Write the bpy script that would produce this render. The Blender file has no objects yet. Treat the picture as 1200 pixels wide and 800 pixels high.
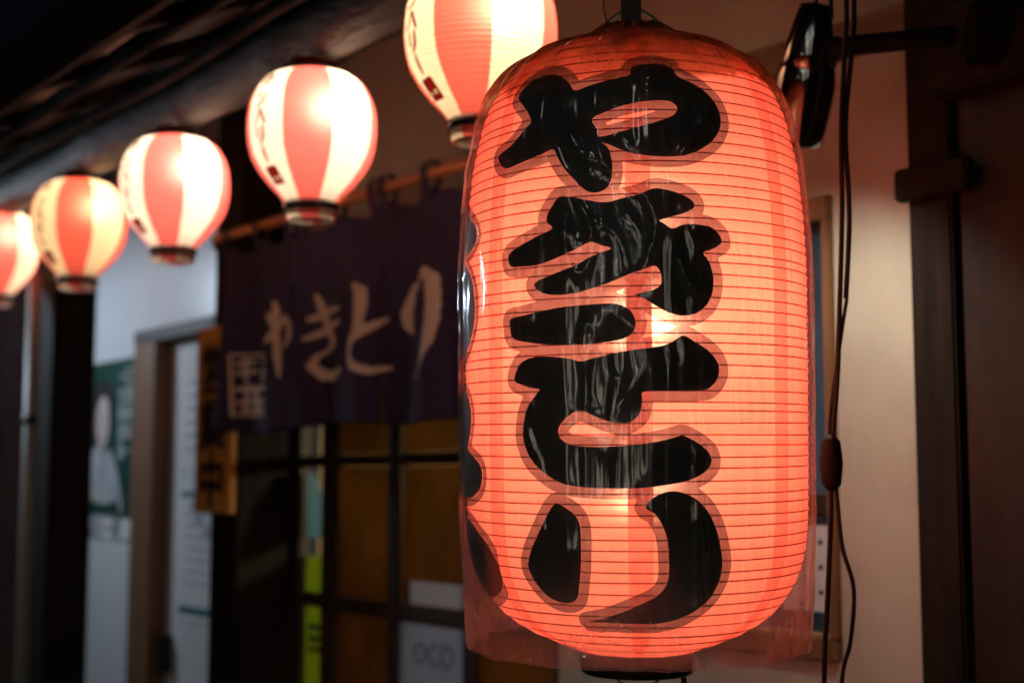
import bpy, bmesh, math, random
import numpy as np
from mathutils import Vector, Matrix, noise

random.seed(7)
R = math.radians
scene = bpy.context.scene
C = scene.collection

# ------------------------------------------------------------------ camera
cam_data = bpy.data.cameras.new('camera')
cam_data.sensor_width = 36.0
cam_data.lens = 50.0
cam_data.clip_start = 0.05
cam_data.clip_end = 500.0
cam_data.dof.use_dof = True
cam_data.dof.focus_distance = 1.62
cam_data.dof.aperture_fstop = 2.8
cam_data.dof.aperture_blades = 9
cam = bpy.data.objects.new('camera', cam_data)
cam.location = (0.0, -1.85, 1.55)
cam.rotation_euler = (R(90 + 5.79), 0, R(53.3))
C.objects.link(cam)
scene.camera = cam

# ------------------------------------------------------------------ night sky, faint far street light
SUN_EL, SUN_AZ = 34.0, -58.0          # azimuth measured from +x
world = bpy.data.worlds.new('World')
scene.world = world
world.use_nodes = True
wn = world.node_tree
wn.nodes.clear()
sky = wn.nodes.new('ShaderNodeTexSky')
sky.sky_type = 'NISHITA'
sky.sun_disc = False
sky.sun_elevation = R(SUN_EL)
sky.sun_rotation = R(90 - SUN_AZ)
bg = wn.nodes.new('ShaderNodeBackground')
bg.inputs['Strength'].default_value = 0.0005
wo = wn.nodes.new('ShaderNodeOutputWorld')
wn.links.new(sky.outputs[0], bg.inputs['Color'])
wn.links.new(bg.outputs[0], wo.inputs['Surface'])

sun_data = bpy.data.lights.new('sun', 'SUN')
sun_data.energy = 0.06
sun_data.angle = R(9)
sun_data.color = (1.0, 0.93, 0.84)
sun = bpy.data.objects.new('sun', sun_data)
to_sun = Vector((math.cos(R(SUN_EL)) * math.cos(R(SUN_AZ)), math.cos(R(SUN_EL)) * math.sin(R(SUN_AZ)), math.sin(R(SUN_EL))))
sun.rotation_euler = to_sun.to_track_quat('Z', 'Y').to_euler()
sun.location = (4, -8, 6)
C.objects.link(sun)

scene.view_settings.view_transform = 'Standard'
scene.view_settings.look = 'None'
scene.view_settings.exposure = 0.0
scene.view_settings.gamma = 1.0
scene.view_settings.use_curve_mapping = False
scene.render.engine = 'CYCLES'
scene.cycles.use_denoising = True
scene.cycles.max_bounces = 10
scene.cycles.transparent_max_bounces = 16
scene.cycles.sample_clamp_indirect = 4.0
scene.cycles.caustics_reflective = False
scene.cycles.caustics_refractive = False


# ------------------------------------------------------------------ materials
def new_mat(name):
    m = bpy.data.materials.new(name)
    m.use_nodes = True
    nt = m.node_tree
    nt.nodes.clear()
    out = nt.nodes.new('ShaderNodeOutputMaterial')
    return m, nt, out


def lk(nt, a, b):
    nt.links.new(a, b)


def ramp(nt, stops):
    r = nt.nodes.new('ShaderNodeValToRGB')
    el = r.color_ramp.elements
    while len(el) < len(stops):
        el.new(0.5)
    for e, (p, c) in zip(el, stops):
        e.position = p
        e.color = (*c, 1)
    return r


def noise_node(nt, scale, detail=4, rough=0.55, stretch=(1, 1, 1), coord='Object'):
    tc = nt.nodes.new('ShaderNodeTexCoord')
    mp = nt.nodes.new('ShaderNodeMapping')
    mp.inputs['Scale'].default_value = stretch
    n = nt.nodes.new('ShaderNodeTexNoise')
    n.inputs['Scale'].default_value = scale
    n.inputs['Detail'].default_value = detail
    n.inputs['Roughness'].default_value = rough
    lk(nt, tc.outputs[coord], mp.inputs['Vector'])
    lk(nt, mp.outputs[0], n.inputs['Vector'])
    return n


def surf_mat(name, c1, c2, scale=6, stretch=(1, 1, 1), rough=0.6, bump=0.15, bump_dist=0.004, spec=0.4, detail=5, metallic=0.0, lo=0.3, hi=0.7):
    m, nt, out = new_mat(name)
    n = noise_node(nt, scale, detail, 0.6, stretch)
    cr = ramp(nt, [(lo, c1), (hi, c2)])
    lk(nt, n.outputs['Fac'], cr.inputs['Fac'])
    p = nt.nodes.new('ShaderNodeBsdfPrincipled')
    p.inputs['Roughness'].default_value = rough
    p.inputs['Specular IOR Level'].default_value = spec
    p.inputs['Metallic'].default_value = metallic
    lk(nt, cr.outputs['Color'], p.inputs['Base Color'])
    if bump:
        b = nt.nodes.new('ShaderNodeBump')
        b.inputs['Strength'].default_value = bump
        b.inputs['Distance'].default_value = bump_dist
        n2 = noise_node(nt, scale * 4, 4, 0.6, stretch)
        lk(nt, n2.outputs['Fac'], b.inputs['Height'])
        lk(nt, b.outputs[0], p.inputs['Normal'])
    lk(nt, p.outputs[0], out.inputs['Surface'])
    return m


def glow_mat(name, col, trans=0.8, scale=60, var=0.12, gloss=0.04, rough=0.35, graze=None, ahead=0.0, ahead_col=(1, 1, 1), ahead_rough=0.6, ahead_ior=1.3):
    """thin sheet lit from inside: light passes through it diffusely"""
    m, nt, out = new_mat(name)
    n = noise_node(nt, scale, 5, 0.6)
    cr = ramp(nt, [(0.3, tuple(c * (1 - var) for c in col)), (0.7, col)])
    lk(nt, n.outputs['Fac'], cr.inputs['Fac'])
    tr = nt.nodes.new('ShaderNodeBsdfTranslucent')
    df = nt.nodes.new('ShaderNodeBsdfDiffuse')
    lk(nt, cr.outputs[0], tr.inputs['Color'])
    lk(nt, cr.outputs[0], df.inputs['Color'])
    if graze:                         # light leaving at a slant crosses more dyed film
        lw = nt.nodes.new('ShaderNodeLayerWeight')
        lw.inputs['Blend'].default_value = 0.5
        pw = nt.nodes.new('ShaderNodeMath')
        pw.operation = 'POWER'
        pw.inputs[1].default_value = 1.7
        lk(nt, lw.outputs['Facing'], pw.inputs[0])
        mc = nt.nodes.new('ShaderNodeMix')
        mc.data_type = 'RGBA'
        lk(nt, pw.outputs[0], mc.inputs['Factor'])
        lk(nt, cr.outputs[0], mc.inputs['A'])
        mc.inputs['B'].default_value = (*graze, 1)
        lk(nt, mc.outputs['Result'], tr.inputs['Color'])
    mx = nt.nodes.new('ShaderNodeMixShader')
    mx.inputs['Fac'].default_value = trans
    lk(nt, df.outputs[0], mx.inputs[1])
    lk(nt, tr.outputs[0], mx.inputs[2])
    if ahead:
        rf = nt.nodes.new('ShaderNodeBsdfRefraction')
        rf.inputs['IOR'].default_value = ahead_ior
        rf.inputs['Roughness'].default_value = ahead_rough
        rf.inputs['Color'].default_value = (*ahead_col, 1)
        ma = nt.nodes.new('ShaderNodeMixShader')
        ma.inputs['Fac'].default_value = ahead
        lk(nt, mx.outputs[0], ma.inputs[1])
        lk(nt, rf.outputs[0], ma.inputs[2])
        mx = ma
    gl = nt.nodes.new('ShaderNodeBsdfGlossy')
    gl.inputs['Roughness'].default_value = rough
    gl.inputs['Color'].default_value = (1, 1, 1, 1)
    m2 = nt.nodes.new('ShaderNodeMixShader')
    m2.inputs['Fac'].default_value = gloss
    lk(nt, mx.outputs[0], m2.inputs[1])
    lk(nt, gl.outputs[0], m2.inputs[2])
    lk(nt, m2.outputs[0], out.inputs['Surface'])
    return m


def clear_film(name, tint=(1, 1, 1), refl=1.6, rough=0.06, milk=0.05, milk_col=(0.9, 0.88, 0.85), bump=0.0):
    m, nt, out = new_mat(name)
    tp = nt.nodes.new('ShaderNodeBsdfTransparent')
    tp.inputs['Color'].default_value = (*tint, 1)
    gl = nt.nodes.new('ShaderNodeBsdfGlossy')
    gl.inputs['Roughness'].default_value = rough
    fr = nt.nodes.new('ShaderNodeLayerWeight')
    fr.inputs['Blend'].default_value = 0.5
    pw = nt.nodes.new('ShaderNodeMath')
    pw.operation = 'POWER'
    pw.inputs[1].default_value = 4.5
    lk(nt, fr.outputs['Facing'], pw.inputs[0])
    ml = nt.nodes.new('ShaderNodeMath')
    ml.operation = 'MULTIPLY_ADD'
    ml.use_clamp = True
    ml.inputs[1].default_value = 0.55 * refl
    ml.inputs[2].default_value = 0.06 * refl
    lk(nt, pw.outputs[0], ml.inputs[0])
    if bump:
        n = noise_node(nt, 55, 3, 0.5, (1, 1, 0.25))
        b = nt.nodes.new('ShaderNodeBump')
        b.inputs['Strength'].default_value = bump
        b.inputs['Distance'].default_value = 0.004
        lk(nt, n.outputs['Fac'], b.inputs['Height'])
        lk(nt, b.outputs[0], gl.inputs['Normal'])
        lk(nt, b.outputs[0], fr.inputs['Normal'])
    mx = nt.nodes.new('ShaderNodeMixShader')
    lk(nt, ml.outputs[0], mx.inputs['Fac'])
    lk(nt, tp.outputs[0], mx.inputs[1])
    lk(nt, gl.outputs[0], mx.inputs[2])
    last = mx
    if milk:
        df = nt.nodes.new('ShaderNodeBsdfDiffuse')
        df.inputs['Color'].default_value = (*milk_col, 1)
        tl = nt.nodes.new('ShaderNodeBsdfTranslucent')
        tl.inputs['Color'].default_value = (*milk_col, 1)
        ad = nt.nodes.new('ShaderNodeMixShader')
        ad.inputs['Fac'].default_value = 0.55
        lk(nt, df.outputs[0], ad.inputs[1])
        lk(nt, tl.outputs[0], ad.inputs[2])
        m3 = nt.nodes.new('ShaderNodeMixShader')
        m3.inputs['Fac'].default_value = milk
        if bump:                      # dust and haze lie unevenly on the film
            dn_ = noise_node(nt, 7, 6, 0.65, (1, 1, 0.35))
            mr = nt.nodes.new('ShaderNodeMapRange')
            mr.inputs['From Min'].default_value = 0.3
            mr.inputs['From Max'].default_value = 0.75
            mr.inputs['To Min'].default_value = milk * 0.45
            mr.inputs['To Max'].default_value = milk * 1.8
            lk(nt, dn_.outputs['Fac'], mr.inputs['Value'])
            lk(nt, mr.outputs[0], m3.inputs['Fac'])
        lk(nt, mx.outputs[0], m3.inputs[1])
        lk(nt, ad.outputs[0], m3.inputs[2])
        last = m3
    lk(nt, last.outputs[0], out.inputs['Surface'])
    return m


def cover_film(name):
    """clear film: dusty towards the open hem, several gathered brown layers at the neck"""
    m, nt, out = new_mat(name)
    tc = nt.nodes.new('ShaderNodeTexCoord')
    sx = nt.nodes.new('ShaderNodeSeparateXYZ')
    lk(nt, tc.outputs['Object'], sx.inputs[0])
    nz = noise_node(nt, 13, 5, 0.6)
    am = nt.nodes.new('ShaderNodeMath')
    am.operation = 'MULTIPLY_ADD'
    am.inputs[1].default_value = 0.075
    lk(nt, nz.outputs['Fac'], am.inputs[0])
    lk(nt, sx.outputs['Z'], am.inputs[2])
    mr = nt.nodes.new('ShaderNodeMapRange')
    mr.inputs['From Min'].default_value = -0.38 + 0.0375
    mr.inputs['From Max'].default_value = 0.402 + 0.0375
    lk(nt, am.outputs[0], mr.inputs['Value'])
    tint = ramp(nt, [(0.0, (0.93, 0.91, 0.89)), (0.2, (0.985, 0.98, 0.97)), (0.858, (0.985, 0.98, 0.97)), (0.870, (0.60, 0.38, 0.28)), (0.905, (0.36, 0.20, 0.13)), (0.940, (0.06, 0.04, 0.03))])
    milk = ramp(nt, [(0.0, (0.36,) * 3), (0.09, (0.27,) * 3), (0.20, (0.085,) * 3), (0.858, (0.085,) * 3), (0.870, (0.34,) * 3), (0.905, (0.46,) * 3), (0.940, (0.68,) * 3)])
    mcol = ramp(nt, [(0.0, (0.74, 0.64, 0.58)), (0.2, (0.80, 0.74, 0.70)), (0.858, (0.80, 0.74, 0.70)), (0.870, (0.36, 0.20, 0.10)), (0.940, (0.06, 0.04, 0.022))])
    for r_ in (tint, milk, mcol):
        lk(nt, mr.outputs[0], r_.inputs['Fac'])
    bn = noise_node(nt, 55, 3, 0.5, (1, 1, 0.25))
    b = nt.nodes.new('ShaderNodeBump')
    b.inputs['Strength'].default_value = 0.15
    b.inputs['Distance'].default_value = 0.004
    lk(nt, bn.outputs['Fac'], b.inputs['Height'])
    tp = nt.nodes.new('ShaderNodeBsdfTransparent')
    lk(nt, tint.outputs[0], tp.inputs['Color'])
    gl = nt.nodes.new('ShaderNodeBsdfGlossy')
    gl.inputs['Roughness'].default_value = 0.13
    lk(nt, b.outputs[0], gl.inputs['Normal'])
    fr = nt.nodes.new('ShaderNodeLayerWeight')
    fr.inputs['Blend'].default_value = 0.5
    lk(nt, b.outputs[0], fr.inputs['Normal'])
    pw = nt.nodes.new('ShaderNodeMath')
    pw.operation = 'POWER'
    pw.inputs[1].default_value = 4.5
    lk(nt, fr.outputs['Facing'], pw.inputs[0])
    ml = nt.nodes.new('ShaderNodeMath')
    ml.operation = 'MULTIPLY_ADD'
    ml.use_clamp = True
    ml.inputs[1].default_value = 0.70
    ml.inputs[2].default_value = 0.085
    lk(nt, pw.outputs[0], ml.inputs[0])
    mx = nt.nodes.new('ShaderNodeMixShader')
    lk(nt, ml.outputs[0], mx.inputs['Fac'])
    lk(nt, tp.outputs[0], mx.inputs[1])
    lk(nt, gl.outputs[0], mx.inputs[2])
    df = nt.nodes.new('ShaderNodeBsdfDiffuse')
    tl_ = nt.nodes.new('ShaderNodeBsdfTranslucent')
    lk(nt, mcol.outputs[0], df.inputs['Color'])
    lk(nt, mcol.outputs[0], tl_.inputs['Color'])
    ad = nt.nodes.new('ShaderNodeMixShader')
    ad.inputs['Fac'].default_value = 0.55
    lk(nt, df.outputs[0], ad.inputs[1])
    lk(nt, tl_.outputs[0], ad.inputs[2])
    dn_ = noise_node(nt, 7, 6, 0.65, (1, 1, 0.35))
    dr = nt.nodes.new('ShaderNodeMapRange')
    dr.inputs['From Min'].default_value = 0.3
    dr.inputs['From Max'].default_value = 0.75
    dr.inputs['To Min'].default_value = 0.5
    dr.inputs['To Max'].default_value = 1.6
    lk(nt, dn_.outputs['Fac'], dr.inputs['Value'])
    mm = nt.nodes.new('ShaderNodeMath')
    mm.operation = 'MULTIPLY'
    mm.use_clamp = True
    lk(nt, dr.outputs[0], mm.inputs[0])
    lk(nt, milk.outputs[0], mm.inputs[1])
    m3 = nt.nodes.new('ShaderNodeMixShader')
    lk(nt, mm.outputs[0], m3.inputs['Fac'])
    lk(nt, mx.outputs[0], m3.inputs[1])
    lk(nt, ad.outputs[0], m3.inputs[2])
    lk(nt, m3.outputs[0], out.inputs['Surface'])
    return m


def plain(name, col, rough=0.6, spec=0.4, metallic=0.0):
    return surf_mat(name, tuple(c * 0.86 for c in col), col, 14, (1, 1, 1), rough, 0.08, 0.002, spec, 4, metallic)


def emit_mat(name, col, strength):
    m, nt, out = new_mat(name)
    e = nt.nodes.new('ShaderNodeEmission')
    e.inputs['Color'].default_value = (*col, 1)
    e.inputs['Strength'].default_value = strength
    lk(nt, e.outputs[0], out.inputs['Surface'])
    return m


M = {}
M['plaster'] = surf_mat('plaster', (0.36, 0.34, 0.275), (0.56, 0.53, 0.44), 2.6, (1, 1, 0.7), 0.85, 0.55, 0.004, 0.2, detail=8)
M['painted'] = surf_mat('painted_panel', (0.62, 0.65, 0.68), (0.70, 0.73, 0.76), 3, (1, 1, 0.4), 0.3, 0.06, 0.003, 0.5)
M['dark_wood'] = surf_mat('dark_wood', (0.018, 0.011, 0.008), (0.06, 0.036, 0.024), 9, (8, 8, 0.5), 0.55, 0.4, 0.003)
M['post_wood'] = surf_mat('post_wood', (0.003, 0.002, 0.0015), (0.019, 0.013, 0.0075), 6, (4, 4, 0.8), 0.65, 0.5, 0.004)
M['beam_wood'] = surf_mat('beam_wood', (0.004, 0.002, 0.0015), (0.045, 0.025, 0.015), 5, (1.1, 5, 5), 0.55, 0.9, 0.012, 0.3, lo=0.38, hi=0.68)
M['pole_wood'] = surf_mat('pole_wood', (0.003, 0.002, 0.002), (0.035, 0.020, 0.013), 4, (1.3, 5, 5), 0.85, 0.8, 0.008, 0.1, lo=0.4, hi=0.7)
M['board_wood'] = surf_mat('board_wood', (0.006, 0.004, 0.003), (0.020, 0.013, 0.009), 8, (0.4, 7, 7), 0.6, 0.4, 0.003)
M['trim_wood'] = surf_mat('trim_wood', (0.13, 0.065, 0.03), (0.24, 0.125, 0.06), 8, (6, 6, 0.4), 0.5, 0.3, 0.002)
M['lintel_wood'] = surf_mat('lintel_wood', (0.10, 0.055, 0.03), (0.19, 0.11, 0.06), 8, (0.4, 6, 6), 0.6, 0.3, 0.002)
M['bamboo'] = surf_mat('bamboo_rod', (0.50, 0.20, 0.06), (0.66, 0.29, 0.09), 9, (0.6, 5, 5), 0.4, 0.15, 0.002)
M['black_metal'] = surf_mat('black_metal', (0.010, 0.010, 0.010), (0.016, 0.016, 0.016), 20, (1, 1, 1), 0.5, 0.05, 0.001, 0.3)
M['matt_black'] = surf_mat('matt_black', (0.006, 0.006, 0.006), (0.010, 0.010, 0.009), 20, (1, 1, 1), 0.75, 0.05, 0.001, 0.15)
M['char_wood'] = surf_mat('charred_wood', (0.006, 0.005, 0.004), (0.020, 0.014, 0.010), 9, (6, 6, 0.5), 0.8, 0.4, 0.003, 0.15)
M['black_gloss'] = surf_mat('black_enamel', (0.008, 0.008, 0.008), (0.012, 0.012, 0.012), 20, (1, 1, 1), 0.06, 0.0, 0.001, 0.4)
M['black_coat'] = surf_mat('black_lacquer', (0.006, 0.006, 0.006), (0.009, 0.009, 0.009), 20, (1, 1, 1), 0.10, 0.0, 0.001, 0.5)
for n_ in M['black_coat'].node_tree.nodes:
    if n_.type == 'BSDF_PRINCIPLED':
        n_.inputs['Coat Weight'].default_value = 1.0
        n_.inputs['Coat IOR'].default_value = 1.9
        n_.inputs['Coat Roughness'].default_value = 0.06
M['rubber'] = surf_mat('black_rubber', (0.010, 0.008, 0.007), (0.014, 0.012, 0.011), 30, (1, 1, 1), 0.65, 0.05, 0.001, 0.2)
M['brown_plastic'] = plain('brown_plastic', (0.006, 0.004, 0.004), 0.6, 0.2)
M['pipe_grey'] = surf_mat('pipe_grey', (0.16, 0.16, 0.14), (0.26, 0.26, 0.23), 5, (1, 1, 0.3), 0.5, 0.1, 0.002)
M['ground'] = surf_mat('paving', (0.05, 0.05, 0.05), (0.10, 0.095, 0.09), 5, (1, 1, 1), 0.7, 0.4, 0.006)
M['noren'] = surf_mat('indigo_cloth', (0.020, 0.017, 0.040), (0.050, 0.040, 0.088), 120, (1, 1, 1), 0.9, 0.35, 0.0015, 0.15)
M['noren_print'] = surf_mat('undyed_print', (0.72, 0.62, 0.48), (0.84, 0.73, 0.58), 60, (1, 1, 1), 0.9, 0.2, 0.001, 0.1)
M['vinyl'] = glow_mat('red_vinyl', (0.92, 0.212, 0.132), 0.80, 5, 0.26, 0.03, graze=(0.56, 0.03, 0.02), ahead=0.12, ahead_col=(1, 0.42, 0.26), ahead_rough=0.8, ahead_ior=1.16)
M['vinyl_seam'] = glow_mat('red_vinyl_seam', (0.86, 0.125, 0.072), 0.78, 40, 0.15, 0.03, graze=(0.50, 0.03, 0.02))
M['vinyl_cap'] = glow_mat('red_vinyl_cap', (0.50, 0.075, 0.02), 0.55, 25, 0.5, 0.03)
M['rib'] = clear_film('rib_wire', (0.60, 0.24, 0.20), 0.3, 0.4, 0.12, (0.3, 0.03, 0.02), 0.0)
M['paper_white'] = glow_mat('white_paper', (0.90, 0.80, 0.64), 0.84, 30, 0.05, 0.02, ahead=0.065, ahead_col=(1, 0.95, 0.85), ahead_rough=0.95, ahead_ior=1.38)
M['paper_red'] = glow_mat('red_paper', (0.86, 0.150, 0.125), 0.84, 30, 0.08, 0.02, graze=(0.75, 0.06, 0.05), ahead=0.065, ahead_col=(1, 0.55, 0.48), ahead_rough=0.95, ahead_ior=1.38)
M['paper_ink'] = glow_mat('red_ink', (0.34, 0.018, 0.014), 0.45, 30, 0.1, 0.02)
M['collar'] = plain('dull_red_collar', (0.30, 0.02, 0.025), 0.5)
M['letter'] = surf_mat('letter_black', (0.006, 0.006, 0.005), (0.016, 0.016, 0.011), 18, (1, 1, 1), 0.5, 0.12, 0.002, 0.3)
M['bag'] = cover_film('clear_cover')
M['bag_hem'] = clear_film('film_hem', (0.9, 0.88, 0.86), 1.6, 0.12, 0.22, (0.85, 0.80, 0.76), 0.0)
M['glass'] = clear_film('window_glass', (0.80, 0.88, 0.94), 1.3, 0.03, 0.05, (0.30, 0.42, 0.55), 0.0)
M['blue_glass'] = clear_film('blue_obscure_glass', (0.10, 0.20, 0.34), 1.2, 0.25, 0.55, (0.16, 0.27, 0.42), 0.1)
M['amber_glass'] = glow_mat('amber_screen', (0.20, 0.135, 0.06), 0.85, 2.2, 0.6, 0.03, 0.2)
M['flyer_green'] = glow_mat('yellow_green_print', (0.55, 0.70, 0.04), 0.7, 6, 0.2, 0.02)
M['flyer_blue'] = glow_mat('blue_print', (0.14, 0.34, 0.48), 0.6, 6, 0.3, 0.02)
M['sign_board'] = surf_mat('sign_board', (0.52, 0.23, 0.045), (0.66, 0.31, 0.07), 6, (5, 5, 0.4), 0.55, 0.2, 0.002)
M['sign_ink'] = plain('sign_ink', (0.012, 0.009, 0.008), 0.6)
M['white_print'] = plain('white_print', (0.72, 0.73, 0.74), 0.5)
M['grey_print'] = plain('grey_print', (0.36, 0.39, 0.44), 0.5)
M['paper'] = surf_mat('notice_paper', (0.60, 0.61, 0.63), (0.72, 0.73, 0.75), 4, (1, 1, 1), 0.7, 0.1, 0.002)
M['pale_blue'] = plain('pale_blue_paper', (0.48, 0.60, 0.72), 0.6)
M['teal_print'] = plain('teal_print', (0.03, 0.16, 0.20), 0.5)
M['blue_print'] = plain('faded_blue_print', (0.14, 0.20, 0.27), 0.6)
M['green_print'] = surf_mat('green_print', (0.008, 0.045, 0.035), (0.014, 0.075, 0.058), 5, (1, 1, 1), 0.4, 0.0)
M['green_lit'] = plain('yellow_green_print', (0.42, 0.52, 0.05), 0.6)
M['skin_print'] = plain('skin_print', (0.58, 0.47, 0.44), 0.5)
M['robe_print'] = plain('robe_print', (0.42, 0.45, 0.46), 0.5)
M['hair_print'] = plain('hair_print', (0.02, 0.02, 0.022), 0.5)
M['yellow_print'] = plain('yellow_print', (0.55, 0.48, 0.06), 0.5)
M['tube_white'] = plain('lamp_casing', (0.7, 0.72, 0.74), 0.4)
M['tube_glow'] = emit_mat('lit_tube', (0.78, 0.88, 1.0), 14.0)
M['added_globe_glow'] = emit_mat('added_lit_globe', (1.0, 0.93, 0.80), 16.0)
M['added_lit_window'] = emit_mat('added_lit_window', (1.0, 0.86, 0.66), 1.9)  # unseen windows, added for a broad sheen on the cover
M['interior'] = surf_mat('interior_wall', (0.36, 0.24, 0.13), (0.46, 0.31, 0.17), 3, (1, 1, 1), 0.8, 0.1, 0.002)
M['neighbour'] = surf_mat('stained_boards', (0.035, 0.016, 0.013), (0.07, 0.03, 0.025), 7, (6, 6, 0.4), 0.7, 0.3, 0.003)
M['border'] = None
m, nt, out = new_mat('letter_border_film')
tp = nt.nodes.new('ShaderNodeBsdfTransparent')
tp.inputs['Color'].default_value = (0.33, 0.41, 0.47, 1)
df = nt.nodes.new('ShaderNodeBsdfDiffuse')
nn = noise_node(nt, 45, 4, 0.6)
rc = ramp(nt, [(0.3, (0.22, 0.15, 0.12)), (0.7, (0.34, 0.25, 0.20))])
lk(nt, nn.outputs['Fac'], rc.inputs['Fac'])
lk(nt, rc.outputs[0], df.inputs['Color'])
mx = nt.nodes.new('ShaderNodeMixShader')
mx.inputs['Fac'].default_value = 0.24
lk(nt, tp.outputs[0], mx.inputs[1])
lk(nt, df.outputs[0], mx.inputs[2])
lk(nt, mx.outputs[0], out.inputs['Surface'])
M['border'] = m


# ------------------------------------------------------------------ object helpers
def obj(name, verts, faces, mat, parent=None, smooth=False, mats=None, fmat=None):
    me = bpy.data.meshes.new(name)
    me.from_pydata([tuple(v) for v in verts], [], faces)
    for mm in (mats or [mat]):
        me.materials.append(mm)
    if fmat is not None:
        me.polygons.foreach_set('material_index', fmat)
    if smooth:
        me.polygons.foreach_set('use_smooth', [True] * len(me.polygons))
    me.validate()
    me.update()
    o = bpy.data.objects.new(name, me)
    C.objects.link(o)
    o.parent = parent
    return o


def tag(o, label=None, cat=None, group=None, kind=None):
    if label: o['label'] = label
    if cat: o['category'] = cat
    if group: o['group'] = group
    if kind: o['kind'] = kind
    return o


def empty(name, loc, rot=(0, 0, 0)):
    o = bpy.data.objects.new(name, None)
    o.empty_display_size = 0.1
    o.location = loc
    o.rotation_euler = rot
    C.objects.link(o)
    return o


def box(name, lo, hi, mat, parent=None, bevel=0.003):
    """bevelled box between two corners, coordinates relative to the parent"""
    bm = bmesh.new()
    bmesh.ops.create_cube(bm, size=1.0)
    for v in bm.verts:
        v.co = Vector([(a + b) / 2 + c * (b - a) for a, b, c in zip(lo, hi, v.co)])
    if bevel:
        bevel = min(bevel, 0.3 * min(abs(b - a) for a, b in zip(lo, hi)))
        bmesh.ops.bevel(bm, geom=bm.edges[:], offset=bevel, segments=2, affect='EDGES')
    me = bpy.data.meshes.new(name)
    bm.to_mesh(me)
    bm.free()
    me.materials.append(mat)
    o = bpy.data.objects.new(name, me)
    C.objects.link(o)
    o.parent = parent
    return o


def lathe(name, prof, mat, parent=None, n=64, mats=None, pick=None, closed=False):
    """prof: (z, r) pairs; theta 0 faces local -Y, + to local +X"""
    vs, fs, fm = [], [], []
    for z, r in prof:
        for i in range(n):
            t = 2 * math.pi * i / n
            vs.append((r * math.sin(t), -r * math.cos(t), z))
    m = len(prof)
    rng = range(m) if closed else range(m - 1)
    for j in rng:
        j2 = (j + 1) % m
        for i in range(n):
            i2 = (i + 1) % n
            fs.append((j * n + i, j * n + i2, j2 * n + i2, j2 * n + i))
            if pick:
                fm.append(pick(i / n))
    return obj(name, vs, fs, mat, parent, True, mats, fm if pick else None)


def tube(name, pts, r, mat, parent=None, n=10, radii=None):
    pts = [Vector(p) for p in pts]
    vs, fs = [], []
    up = Vector((0.13, 0.27, 0.95)).normalized()
    for i, p in enumerate(pts):
        a = pts[max(i - 1, 0)]
        b = pts[min(i + 1, len(pts) - 1)]
        d = (b - a).normalized()
        u = d.cross(up)
        if u.length < 0.05:
            u = d.cross(Vector((1, 0, 0)))
        u.normalize()
        w = d.cross(u)
        rr = radii[i] if radii else r
        for k in range(n):
            t = 2 * math.pi * k / n
            vs.append(p + (u * math.cos(t) + w * math.sin(t)) * rr)
    for i in range(len(pts) - 1):
        for k in range(n):
            k2 = (k + 1) % n
            fs.append((i * n + k, i * n + k2, (i + 1) * n + k2, (i + 1) * n + k))
    fs.append(tuple(range(n))[::-1])
    fs.append(tuple((len(pts) - 1) * n + k for k in range(n)))
    o = obj(name, vs, fs, mat, parent, True)
    return o


def spline(pts, k=6):
    pts = [Vector(p) for p in pts]
    out = []
    for i in range(len(pts) - 1):
        p0 = pts[max(i - 1, 0)]; p1 = pts[i]; p2 = pts[i + 1]; p3 = pts[min(i + 2, len(pts) - 1)]
        for j in range(k):
            t = j / k
            out.append(0.5 * ((2 * p1) + (p2 - p0) * t + (2 * p0 - 5 * p1 + 4 * p2 - p3) * t * t + (3 * p1 - p0 - 3 * p2 + p3) * t ** 3))
    out.append(pts[-1])
    return out


# flat shapes from outlines and brush strokes -------------------------------------------------
def smooth_loop(pts, k=3):
    P = np.array(pts, float)
    n = len(P)
    out = []
    for i in range(n):
        p0, p1, p2, p3 = P[i - 1], P[i], P[(i + 1) % n], P[(i + 2) % n]
        for j in range(k):
            t = j / k
            out.append(0.5 * (2 * p1 + (p2 - p0) * t + (2 * p0 - 5 * p1 + 4 * p2 - p3) * t * t + (3 * p1 - p0 - 3 * p2 + p3) * t ** 3))
    return np.array(out)


def sd_poly(X, Y, poly):
    d = np.full(X.shape, 1e9)
    ins = np.zeros(X.shape, bool)
    n = len(poly)
    for i in range(n):
        ax, ay = poly[i]
        bx, by = poly[(i + 1) % n]
        ex, ey = bx - ax, by - ay
        L = ex * ex + ey * ey + 1e-12
        t = np.clip(((X - ax) * ex + (Y - ay) * ey) / L, 0, 1)
        d = np.minimum(d, (X - ax - t * ex) ** 2 + (Y - ay - t * ey) ** 2)
        c = ((ay > Y) != (by > Y))
        with np.errstate(divide='ignore', invalid='ignore'):
            xi = ax + (Y - ay) * ex / (ey if abs(ey) > 1e-12 else 1e-12)
        ins ^= c & (X < xi)
    d = np.sqrt(d)
    return np.where(ins, -d, d)


def sd_stroke(X, Y, pts):
    d = np.full(X.shape, 1e9)
    for (ax, ay, aw), (bx, by, bw) in zip(pts[:-1], pts[1:]):
        ex, ey = bx - ax, by - ay
        t = np.clip(((X - ax) * ex + (Y - ay) * ey) / (ex * ex + ey * ey + 1e-12), 0, 1)
        d = np.minimum(d, np.hypot(X - ax - t * ex, Y - ay - t * ey) - (aw + (bw - aw) * t))
    return d


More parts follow.
